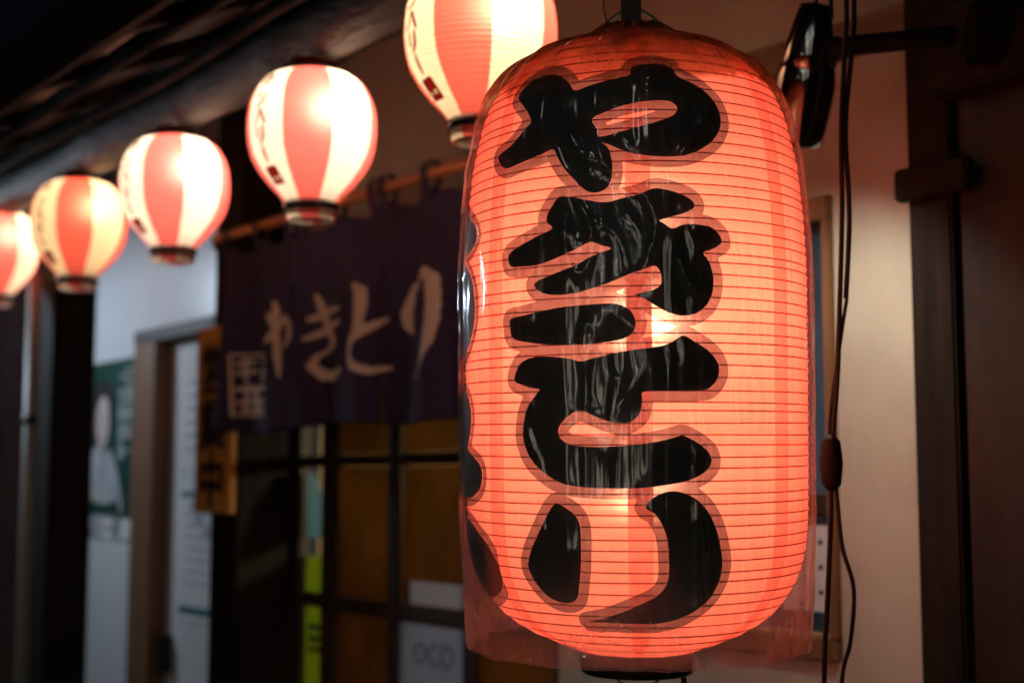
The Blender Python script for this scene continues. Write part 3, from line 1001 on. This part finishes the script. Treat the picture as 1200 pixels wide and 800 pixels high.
# ================================================================== SMALL STRIPED LANTERNS
K = 0.001656
sp = [(89, 28), (90, 35), (92, 43), (95, 49), (100, 56), (110, 64), (120, 69), (130, 72.3), (145, 74.3), (160, 74.6), (175, 73.2), (190, 69.5), (205, 61.5), (220, 50), (232, 38.5), (242, 31)]
spz = [(165 - y) * K for y, r in sp][::-1]
spr = [r * K for y, r in sp][::-1]


def srad(z):
    return float(np.interp(z, spz, spr))


SCRIPT = [
    (0.088, [[(-8, 10, 1.8), (6, 11, 2.4), (9, 3, 2.4), (0, -4, 1.8)], [(-2, 12, 1.6), (-6, -2, 2.2)]]),
    (0.053, [[(-9, 9, 2.6), (-3, 5, 1.6)], [(-9, -11, 2.2), (3, -6, 2.4), (10, 8, 1.6)]]),
    (0.018, [[(-3, 10, 1.8), (-6, 0, 2.4), (-12, -10, 2.4)], [(2, 11, 2.4), (6, 0, 2.6), (11, -10, 2.2)]]),
    (-0.016, [[(-7, 11, 2.4), (-7, -2, 2.2)], [(6, 12, 2.4), (6, -2, 2.8), (-2, -12, 1.8)]]),
    (-0.050, [[(1, 11, 1.8), (0, 0, 2.8), (1, -11, 1.8)]]),
    (-0.086, [[(-11, 9, 2.4), (10, 10, 2.4), (9, -10, 2.6), (-10, -10, 2.4), (-11, 9, 2.4)], [(-6, 2, 3.4), (5, 3, 3.4)], [(0, 7, 3.0), (-1, -7, 3.0)]]),
]


def small_lantern(loc, rotz, energy, col, label, bulb):
    t = empty('striped_lantern', (loc[0], loc[1], loc[2] - 0.17), (0, 0, rotz))
    tag(t, label, 'lantern', 'row of striped paper lanterns under the eave')
    Z0 = 0.17
    n = 64
    prof = []
    NP = 30
    for i in range(NP * 4 + 1):
        z = spz[0] + (spz[-1] - spz[0]) * i / (NP * 4)
        ph = (i % 4) / 4
        prof.append((z + Z0, srad(z) - 0.0016 * math.sin(math.pi * ph)))
    # red gore centred on theta 0, eight gores
    pick = lambda f: 0 if int(((f * n + 4 + 0.001) // 8)) % 2 == 0 else 1
    mats = [M['paper_red'], M['paper_white']]
    lathe('shade', prof, None, t, n, mats, pick)
    lathe('top_hoop', [(Z0 + 0.1235, 0.048), (Z0 + 0.1235, 0.059), (Z0 + 0.136, 0.059), (Z0 + 0.136, 0.048)], M['black_gloss'], t, 40, closed=True)
    lathe('top_collar', [(Z0 + 0.1365, 0.046), (Z0 + 0.150, 0.045), (Z0 + 0.1505, 0.042)], M['collar'], t, 40)
    lathe('bottom_hoop', [(Z0 - 0.130, 0.044), (Z0 - 0.130, 0.0525), (Z0 - 0.142, 0.0525), (Z0 - 0.142, 0.044)], M['black_gloss'], t, 40, closed=True)
    lathe('bottom_collar', [(Z0 - 0.1425, 0.049), (Z0 - 0.150, 0.049), (Z0 - 0.160, 0.046), (Z0 - 0.1605, 0.044)], None, t, n, mats, pick)
    for s in (-1, 1):
        tube('hanger_wire', [(s * 0.058, 0, Z0 + 0.130), (s * 0.068, 0, Z0 + 0.145), (s * 0.040, 0, Z0 + 0.172), (0, 0, Z0 + 0.182)], 0.0018, M['black_metal'], t, 6)
    lathe('lamp_socket', [(Z0 + 0.135, 0.0), (Z0 + 0.135, 0.017), (Z0 + 0.172, 0.020), (Z0 + 0.185, 0.012), (Z0 + 0.20, 0.004), (Z0 + 0.20, 0)], M['brown_plastic'], t, 16)
    tube('cord', [(0, 0, Z0 + 0.195), (0.01, 0.02, Z0 + 0.21), (0.02, 0.03, Z0 + 0.225)], 0.003, M['rubber'], t, 6)
    # red script running down one white gore, one mark below the other
    th0 = R(-47)
    for z0, strokes in SCRIPT:
        X, Y = grid_for((-17, -20), (17, 20), 1.6)
        d = np.minimum.reduce([sd_stroke(X, Y, [(a_ * 1.25, b_ * 1.2, c_ * 1.6) for a_, b_, c_ in st]) for st in strokes])
        vs, fs = iso_mesh(X, Y, [d])
        V = []
        for u, v in vs:
            zz = z0 + v / 1000
            rr = srad(zz) + 0.0012
            th = th0 + u / 1000 / max(rr, 0.06)
            V.append((rr * math.sin(th), -rr * math.cos(th), zz + Z0))
        obj('script_mark', V, fs, M['paper_ink'], t, True)
    ld = bpy.data.lights.new('bulb_light', 'POINT')
    ld.energy = energy
    ld.color = col
    ld.shadow_soft_size = 0.028
    lo_ = bpy.data.objects.new('bulb_light', ld)
    C.objects.link(lo_)
    lo_.parent = t
    lo_.location = (bulb[0], bulb[1], Z0 + bulb[2])
    return t


def face_cam(x, y, off):
    a = math.atan2(-1.85 - y, 0.0 - x)           # direction from the lantern to the street corner
    return a + math.pi / 2 + R(off)


E0 = 2.0
for (x, z, off, en, col, lab) in (
        (-1.822, 2.258, -14, 1.00, (1.0, 0.80, 0.50), 'creamy striped lantern nearest the big red lantern, top cut by the frame'),
        (-2.382, 2.215, -4, 1.15, (1.0, 0.86, 0.68), 'bright red and white lantern in front of the curtain rod'),
        (-3.030, 2.215, -12, 1.15, (1.0, 0.86, 0.70), 'bright red and white lantern above the pale blue wall, third in the row'),
        (-3.645, 2.222, -6, 0.75, (1.0, 0.74, 0.42), 'yellower striped lantern in front of the timber post, fourth in the row'),
        (-4.350, 2.250, 8, 0.85, (1.0, 0.82, 0.58), 'striped lantern at the far end of the row, cut by the frame')):
    small_lantern((x, -0.555, z), face_cam(x, -0.555, off), E0 * en, col, lab, (0.030, -0.005, 0.055))

# ================================================================== BIG RED LANTERN
PROFILE = [(-385.6, 67.0), (-380.2, 82.1), (-371.5, 105.8), (-359.6, 133.9), (-344.5, 158.8), (-328.3, 176.0), (-306.7, 191.2), (-283.0, 202.0), (-256.0, 209.0), (-216.0, 212.2), (-129.6, 213.8), (-32.4, 214.4), (86.4, 214.9), (151.2, 211.7), (216.0, 205.2), (270.0, 193.3), (302.4, 180.4), (329.4, 162.0), (351.0, 138.2), (367.2, 105.8), (375.8, 81.0), (383.4, 56.2)]
_pz = np.array([p[0] for p in PROFILE]); _pr = np.array([p[1] for p in PROFILE])
_zz = np.linspace(-385.6, 383.4, 400)
_rr = np.interp(_zz, _pz, _pr)
for _ in range(3):                                   # round the profile off
    _rr[3:-3] = np.convolve(_rr, np.ones(7) / 7, 'same')[3:-3]


def brad(z):
    return float(np.interp(z * 1000, _zz, _rr)) / 1000


BIGC = Vector((-1.3429, -0.6551, 1.7316))
big = empty('big_red_lantern', BIGC, (R(2.0), 0, R(48.34)))
tag(big, 'large glowing red lantern with black lettering inside a clear plastic cover', 'lantern')
NRIB = 59
ribz = [-0.374 + 0.742 * i / (NRIB - 1) for i in range(NRIB)]
ribz = [z + 0.0032 * noise.noise((z * 37, 3.3, 0.7)) for z in ribz]
prof = [(-0.3856, brad(-0.3856))]
for a, b in zip(ribz[:-1], ribz[1:]):
    for k in range(4):
        t = k / 4
        z = a + (b - a) * t
        prof.append((z, brad(z) - 0.0013 * math.sin(math.pi * t)))
prof += [(ribz[-1], brad(ribz[-1])), (0.3834, brad(0.3834))]
n = 140


def seam_pick(f):
    i = f * n
    k = i % 20
    return 1 if k < 2 or k >= 18.9 else 0


vin = lathe('shade', prof, None, big, n, [M['vinyl'], M['vinyl_seam']], seam_pick)
ribs = []
for i, z in enumerate(ribz):
    r = brad(z) + 0.0002
    pr_ = [(z + 0.00080 * math.sin(a), r + 0.0003 + 0.00080 * math.cos(a)) for a in (0, math.pi / 2, math.pi, 3 * math.pi / 2)]
    rb = lathe('rib', pr_, M['rib'], big, 96, closed=True)
    ph, am = random.uniform(0, 6.28), random.uniform(0.0003, 0.0016)
    for v in rb.data.vertices:
        v.co.z += am * math.sin(math.atan2(v.co.x, -v.co.y) + ph)
lathe('top_cap', [(0.3835, 0.0565), (0.386, 0.050), (0.388, 0.0465)], M['vinyl_cap'], big, 60)
lathe('top_hoop', [(0.380, 0.036), (0.380, 0.046), (0.396, 0.046), (0.396, 0.036)], M['black_metal'], big, 60, closed=True)
lathe('bottom_hoop', [(-0.382, 0.060), (-0.382, 0.0715), (-0.408, 0.0715), (-0.4115, 0.069), (-0.4115, 0.060)], M['black_gloss'], big, 72, closed=True)
lathe('bottom_plate', [(-0.400, 0.0595), (-0.401, 0.03), (-0.401, 0.0)], M['black_metal'], big, 60)
tube('bottom_handle', spline([(-0.030, -0.030, -0.411), (-0.02, -0.034, -0.420), (0.0, -0.036, -0.424), (0.02, -0.034, -0.420), (0.03, -0.03, -0.411)]), 0.0012, M['black_metal'], big, 6)
tube('cord', spline([(0.055, -0.02, -0.405), (0.058, -0.02, -0.44), (0.060, -0.015, -0.50), (0.07, 0.0, -0.60)]), 0.0035, M['rubber'], big, 8)
# hook and hanging wire
for s in (-1, 1):
    tube('hanger_wire', spline([(s * 0.040, 0, 0.388), (s * 0.034, 0, 0.408), (s * 0.014, 0, 0.424), (0, 0, 0.428)]), 0.0022, M['black_metal'], big, 8)
box('hook_plate', (-0.014, -0.006, 0.400), (0.012, 0.006, 0.50), M['black_metal'], big, 0.003)
box('hook_plate', (-0.004, -0.014, 0.47), (0.016, -0.007, 0.60), M['black_metal'], big, 0.003)
tube('thin_wire', spline([(-0.030, -0.03, 0.395), (-0.036, -0.03, 0.43), (-0.028, -0.02, 0.48), (-0.03, -0.01, 0.62)]), 0.001, M['black_metal'], big, 6)
for zz, en in ((-0.17, 3.6), (0.02, 6.2), (0.15, 2.3)):
    ld = bpy.data.lights.new('bulb_light', 'POINT')
    ld.energy = en
    ld.color = (1.0, 0.85, 0.66)
    ld.shadow_soft_size = 0.04
    lo_ = bpy.data.objects.new('bulb_light', ld)
    C.objects.link(lo_)
    lo_.parent = big
    lo_.location = (0.01, 0.0, zz)

# lettering: outlines in mm along the girth and mm of height, on a girth of radius 213 mm
BIG = {
    'ya': [[-170.0,284.3],[-162.2,296.2],[-145.7,303.8],[-122.1,306.2],[-98.5,299.8],[-83.8,287.8],[-74.8,278.6],[-60.2,283.0],[-36.1,287.9],[-12.0,292.6],[-2.4,295.3],[-2.3,304.3],[12.9,308.8],[38.6,309.0],[53.9,304.6],[58.4,294.2],[76.2,286.3],[92.1,277.2],[104.2,265.2],[110.4,251.9],[110.4,238.0],[102.6,223.5],[88.8,210.3],[69.3,199.9],[49.8,195.2],[25.6,194.9],[4.5,197.6],[-11.3,202.0],[-24.7,208.4],[-36.9,213.7],[-28.7,205.4],[-24.6,191.9],[-24.0,174.6],[-28.3,161.6],[-37.5,155.4],[-49.5,155.5],[-59.2,161.9],[-70.7,173.4],[-79.7,183.5],[-89.2,196.4],[-95.8,207.8],[-100.4,209.6],[-108.2,206.4],[-128.2,202.0],[-149.7,198.0],[-165.7,195.6],[-179.8,201.0],[-187.3,211.9],[-182.0,216.5],[-165.7,222.4],[-151.5,232.9],[-141.9,242.7],[-135.0,247.2],[-143.7,261.2],[-157.9,273.4]],
    'ya_hole': [[-49.4,242.0],[-34.0,248.8],[-17.1,254.6],[5.4,259.5],[28.1,261.6],[45.3,260.5],[54.1,253.8],[50.0,245.4],[38.3,239.6],[15.9,232.6],[-11.3,225.7],[-38.5,219.9],[-43.0,229.2]],
    'ki': [[-155.8,93.0],[-137.3,101.3],[-115.6,109.3],[-94.4,117.0],[-101.6,124.3],[-101.7,133.0],[-95.0,143.6],[-86.7,152.8],[-72.0,151.6],[-51.4,146.6],[-31.5,143.2],[-12.1,147.4],[7.2,151.9],[21.8,158.0],[36.5,156.8],[51.1,152.6],[62.4,147.6],[68.5,141.6],[67.1,135.5],[53.1,129.1],[35.8,123.9],[28.5,121.4],[35.7,116.6],[42.8,111.8],[50.3,115.1],[57.8,117.7],[75.5,117.5],[88.6,114.9],[97.8,107.5],[100.9,99.1],[95.8,93.9],[84.9,88.6],[77.1,85.9],[84.6,75.3],[89.2,60.9],[89.0,46.5],[85.6,34.3],[77.6,23.3],[66.0,16.6],[53.7,14.5],[41.6,16.4],[29.6,21.6],[17.8,28.7],[8.4,34.8],[-1.0,38.4],[10.8,40.7],[22.7,44.3],[28.7,49.1],[29.5,58.7],[25.3,68.2],[20.6,69.9],[8.7,65.9],[-7.9,60.1],[-24.5,53.2],[-41.4,47.7],[-61.3,42.4],[-82.0,40.2],[-101.0,41.9],[-113.9,47.6],[-118.2,54.0],[-112.2,58.5],[-92.5,64.6],[-76.4,69.8],[-61.1,75.1],[-51.0,80.7],[-36.3,86.1],[-24.7,90.6],[-36.3,94.1],[-47.3,98.7],[-61.1,93.3],[-78.9,85.7],[-97.9,79.6],[-115.0,75.9],[-136.8,75.9],[-151.9,77.2],[-156.5,83.1]],
    'ki_low': [[-154.4,16.8],[-133.9,19.3],[-109.8,22.9],[-82.0,26.4],[-56.4,27.8],[-31.9,28.7],[-17.6,27.5],[-7.0,22.3],[-1.2,14.5],[1.1,5.0],[-2.5,-4.6],[-10.8,-10.4],[-25.1,-13.8],[-44.4,-15.8],[-66.8,-16.9],[-93.1,-16.4],[-121.7,-12.8],[-144.2,-8.6],[-152.9,-3.2],[-155.2,8.1]],
    'to': [[-148.1,-55.4],[-146.2,-45.6],[-137.7,-34.8],[-122.0,-29.2],[-104.4,-28.6],[-85.1,-30.4],[-69.4,-33.2],[-60.6,-35.8],[-47.0,-32.5],[-22.8,-27.0],[0.9,-23.2],[24.5,-20.2],[34.1,-17.8],[43.7,-13.0],[53.5,-7.5],[65.8,-14.0],[79.6,-22.2],[89.9,-31.6],[95.2,-42.4],[93.8,-54.3],[85.7,-64.0],[75.3,-68.4],[48.1,-69.4],[24.0,-69.4],[8.0,-70.7],[7.5,-77.2],[6.2,-89.0],[2.6,-97.3],[-6.9,-104.3],[-19.9,-105.0],[-33.0,-101.8],[-47.5,-95.8],[-62.4,-90.2],[-75.2,-96.8],[-84.5,-105.1],[-88.1,-113.5],[-84.6,-121.9],[-75.4,-127.9],[-57.7,-130.8],[-33.2,-131.0],[-9.5,-129.9],[14.1,-126.9],[33.1,-123.4],[45.1,-119.9],[52.4,-118.7],[67.1,-125.9],[79.8,-135.4],[84.9,-145.0],[82.4,-154.4],[72.0,-162.6],[54.5,-169.5],[32.7,-173.4],[9.0,-176.4],[-14.6,-177.1],[-38.6,-177.0],[-63.3,-175.5],[-84.1,-172.2],[-103.1,-162.9],[-120.3,-149.8],[-130.8,-135.2],[-135.9,-118.2],[-133.5,-98.6],[-126.9,-82.8],[-111.8,-66.1],[-122.2,-64.6],[-136.2,-60.6]],
    'ri_left': [[-93.7,-194.7],[-80.8,-198.6],[-68.9,-207.1],[-63.2,-219.3],[-62.7,-242.6],[-65.1,-270.3],[-71.6,-296.0],[-78.2,-304.3],[-89.3,-307.5],[-104.9,-306.2],[-118.8,-298.4],[-130.2,-283.2],[-135.1,-267.8],[-129.2,-250.6],[-119.1,-233.4],[-107.9,-215.0]],
    'ri_right': [[9.7,-197.7],[20.2,-186.1],[33.9,-180.8],[47.8,-180.9],[64.8,-187.8],[79.3,-201.6],[90.0,-220.9],[96.8,-243.0],[100.8,-265.2],[98.1,-284.6],[90.7,-301.5],[74.6,-315.6],[53.3,-325.4],[23.6,-330.3],[-6.9,-330.3],[-37.5,-329.7],[-69.5,-329.9],[-43.1,-324.3],[-19.1,-316.3],[3.2,-307.1],[21.1,-298.6],[32.3,-287.2],[36.1,-274.7],[35.8,-255.3],[33.8,-233.6],[28.2,-217.3],[20.0,-205.1]],
}
SIDE = {
    'upper': [(-330, 150), (-300, 108), (-262, 88), (-238, 66), (-231, 32), (-239, 8), (-262, -14), (-310, -30), (-360, -20), (-390, 30), (-380, 90), (-355, 130)],
    'middle': [(-400, -70), (-330, -62), (-270, -66), (-246, -90), (-252, -118), (-262, -134), (-223, -150), (-214, -166), (-224, -184), (-262, -194), (-330, -188), (-400, -170), (-420, -120)],
    'lower': [(-310, -222), (-262, -220), (-225, -236), (-203, -250), (-186, -276), (-200, -300), (-245, -313), (-285, -310), (-310, -285), (-330, -250)],
    'patch': [(-330, 172), (-300, 166), (-245, 142), (-228, 124), (-236, 112), (-262, 104), (-310, 118), (-335, 145)],
}
groups = {'ya': ['ya'], 'ki': ['ki', 'ki_low'], 'to': ['to'], 'ri': ['ri_left', 'ri_right']}
R0 = 213.0


def on_big(u, z, off):
    r = brad(z / 1000) + off
    t = u / R0
    return (r * math.sin(t), -r * math.cos(t), z / 1000)


def letters(sets, hole, lo, hi, border_mm):
    X, Y = grid_for(lo, hi, 2.4)
    D = {}
    for k, polys in sets.items():
        d = np.minimum.reduce([sd_poly(X, Y, smooth_loop(p)) for p in polys])
        if k in hole:
            d = np.maximum(d, -sd_poly(X, Y, smooth_loop(hole[k])))
        D[k] = d
    for k in sets:
        vs, fs = iso_mesh(X, Y, [D[k]])
        o = obj('letter', [on_big(u, z, 0.0024) for u, z in vs], fs, M['letter'], big, True)
        others = [D[q] for q in sets if q != k]
        f = [-D[k] - 0.02, D[k] - border_mm]
        if others:
            f.append(D[k] - np.minimum.reduce(others))
        vs, fs = iso_mesh(X, Y, f)
        obj('letter_border', [on_big(u, z, 0.0018) for u, z in vs], fs, M['border'], big, True)


letters({k: [BIG[p] for p in v] for k, v in groups.items()}, {'ya': BIG['ya_hole']}, (-225, -385), (160, 372), 12.0)
letters({k: [SIDE[k]] for k in ('upper', 'middle', 'lower', 'patch')}, {}, (-440, -345), (-190, 200), 10.0)

# clear plastic cover
NT, NZ = 420, 230
FOLDS = [(-1.25, 0.0045, 0.03), (-0.80, 0.0036, 0.030), (-0.66, 0.0030, 0.022), (-0.23, 0.0030, 0.016), (0.17, 0.0026, 0.016), (0.30, 0.0030, 0.022), (0.78, 0.0030, 0.025), (1.2, 0.004, 0.03), (2.2, 0.004, 0.03), (-2.3, 0.004, 0.03)]
vs, fs = [], []
ztop, zbot = 0.402, -0.378
for j in range(NZ + 1):
    f = j / NZ
    z = ztop + (zbot - ztop) * f
    for i in range(NT):
        t = 2 * math.pi * i / NT
        tt = t if t < math.pi else t - 2 * math.pi
        cx, cy = math.cos(t), math.sin(t)
        r = brad(max(z, -0.20)) + 0.0075 - max(0.0, z - 0.384) * 1.6
        if z < -0.20:
            r -= 0.009 * min(1, (-0.20 - z) / 0.19) ** 1.2
        # gathered top: radial pleats
        g = max(0.0, min(1.0, (z - 0.25) / 0.12))
        r += g * (0.0045 * math.sin(t * 23 + 1.5 * noise.noise((cx * 2, cy * 2, 1))) + 0.006 * noise.noise((cx * 5, cy * 5, z * 6)) + 0.004)
        # long soft vertical folds
        r += 0.0030 * noise.noise((cx * 6, cy * 6, z * 1.2)) + 0.0016 * noise.noise((cx * 16, cy * 16, z * 1.6))
        # straight folds left from the packaging
        for tk, ak, wk in FOLDS:
            q = (tt - tk - 0.02 * noise.noise((tk * 9, z * 3, 1)) - 0.01 * math.sin(z * 5 + tk * 7)) / wk
            if abs(q) < 2.5:
                r += ak * math.exp(-q * q) * (0.5 + 0.5 * noise.noise((tk * 5, z * 4, 2)) + 0.35)
        # sharp creases where the film is slack
        cmask = math.exp(-((tt + 0.05) / 0.75) ** 2) * math.exp(-((z - 0.13) / 0.20) ** 2)
        w1 = noise.noise((tt * 4.2 + 0.8 * noise.noise((tt * 3, z * 6, 2)), z * 9.5, 3.1))
        w2 = noise.noise((tt * 7.5 + z * 6, z * 12 + 3, 7.7))
        r += (0.25 + cmask) * (0.0050 * (1 - min(1, abs(w1) * 3.6)) ** 2 + 0.0026 * (1 - min(1, abs(w2) * 4.0)) ** 2)
        r = max(r, brad(min(max(z, -0.385), 0.383)) + 0.0034 - max(0.0, z - 0.384) * 2.0) if z > -0.385 else r
        zw = z - max(0.0, f - 0.85) / 0.15 * (0.003 * noise.noise((cx * 2.5, cy * 2.5, 4)) + 0.0015 * noise.noise((cx * 9, cy * 9, 5)))
        vs.append((r * math.sin(t), -r * math.cos(t), zw))
for j in range(NZ):
    for i in range(NT):
        i2 = (i + 1) % NT
        fs.append((j * NT + i, j * NT + i2, (j + 1) * NT + i2, (j + 1) * NT + i))
fm = [1 if j == NZ - 1 else 0 for j in range(NZ) for i in range(NT)]
bag = obj('clear_cover', vs, fs, None, big, True, [M['bag'], M['bag_hem']], fm)
bag['label'] = 'wrinkled clear plastic cover with streaky reflections'

# ================================================================== CLIP SPOT LAMP AND CABLE
P_TOP = Vector((-1.334, -0.31, 2.240))
P_MOUTH = Vector((-1.404, -0.278, 2.052))
axis = (P_TOP - P_MOUTH)
L_ = axis.length
sl = empty('spot_lamp', P_MOUTH, axis.to_track_quat('Z', 'Y').to_euler())
tag(sl, 'glossy black bullet-shaped spot lamp on an arm behind the red lantern', 'lamp')
lathe('reflector_hood', [(0.0, 0.034), (0.001, 0.037), (0.02, 0.0395), (0.06, 0.0435), (0.085, 0.0445), (0.10, 0.0435), (0.113, 0.0405)], M['black_coat'], sl, 56)
lathe('lamp_neck', [(0.112, 0.036), (0.114, 0.0395), (0.135, 0.0370), (0.19, 0.0255), (0.203, 0.021), (0.206, 0.0)], M['black_coat'], sl, 40)
lathe('lamp_glass', [(0.012, 0.0), (0.012, 0.029)], M['paper_white'], sl, 32)
inv = sl.matrix_basis.inverted()
tube('arm', [inv @ Vector(p) for p in ((-1.345, -0.30, 2.175), (-1.30, -0.26, 2.180), (-1.24, -0.20, 2.185), (-1.20, -0.15, 2.19))], 0.015, M['matt_black'], sl, 12)
lathe('swivel_joint', [(-0.022, 0.0), (-0.022, 0.02), (0.022, 0.02), (0.022, 0.0)], M['black_metal'], sl, 20).location = inv @ Vector((-1.338, -0.29, 2.175))
cl = box('clamp', (-0.05, -0.05, -0.045), (0.05, 0.05, 0.045), M['matt_black'], sl, 0.008)
cl.location = inv @ Vector((-1.19, -0.12, 2.20))
tube('cord', [inv @ Vector(p) for p in spline([(-1.341, -0.30, 2.240), (-1.33, -0.31, 2.258), (-1.30, -0.32, 2.245), (-1.28, -0.34, 2.20)])], 0.0032, M['rubber'], sl, 8)
ld = bpy.data.lights.new('spot_light', 'SPOT')
ld.energy = 9.5
ld.spot_size = R(150)
ld.spot_blend = 0.8
ld.shadow_soft_size = 0.025
ld.color = (1.0, 0.96, 0.80)
lo_ = bpy.data.objects.new('spot_light', ld)
C.objects.link(lo_)
lo_.parent = sl
lo_.location = (0, 0, 0.004)

pc = empty('power_cable', (-1.33, -0.40, 1.0))
tag(pc, 'black power cable with inline switch hanging between red lantern and plaster wall', 'cable')
def pcl(x, z, y=-0.40):
    return (x + 1.33, y + 0.40, z - 1.0)


A_ = [(-1.205, 2.42), (-1.203, 2.191), (-1.208, 2.122), (-1.217, 2.02), (-1.219, 1.906), (-1.226, 1.794), (-1.232, 1.704), (-1.241, 1.627), (-1.247, 1.582), (-1.249, 1.516), (-1.258, 1.405), (-1.267, 1.295), (-1.275, 1.0)]
tube('cord', spline([pcl(x, z) for x, z in A_]), 0.0034, M['rubber'], pc, 8)
tube('cord', spline([pcl(x + 0.005 + 0.003 * math.sin(z * 21), z, -0.394) for x, z in A_[:6]]), 0.0034, M['rubber'], pc, 8)
tube('cord', spline([pcl(x, z, -0.392) for x, z in ((-1.221, 1.794), (-1.229, 1.76), (-1.250, 1.661), (-1.255, 1.616), (-1.249, 1.575))]), 0.0026, M['rubber'], pc, 8)
tube('cord', spline([pcl(x, z, -0.396) for x, z in ((-1.246, 1.57), (-1.242, 1.538), (-1.235, 1.472), (-1.218, 1.419), (-1.225, 1.353), (-1.241, 1.298), (-1.25, 1.15))]), 0.0028, M['rubber'], pc, 8)
sw = lathe('inline_switch', [(-0.036, 0.0), (-0.036, 0.006), (-0.028, 0.0125), (0.0, 0.0155), (0.028, 0.0125), (0.036, 0.006), (0.036, 0.0)], M['brown_plastic'], pc, 20)
sw.location = pcl(-1.247, 1.580)
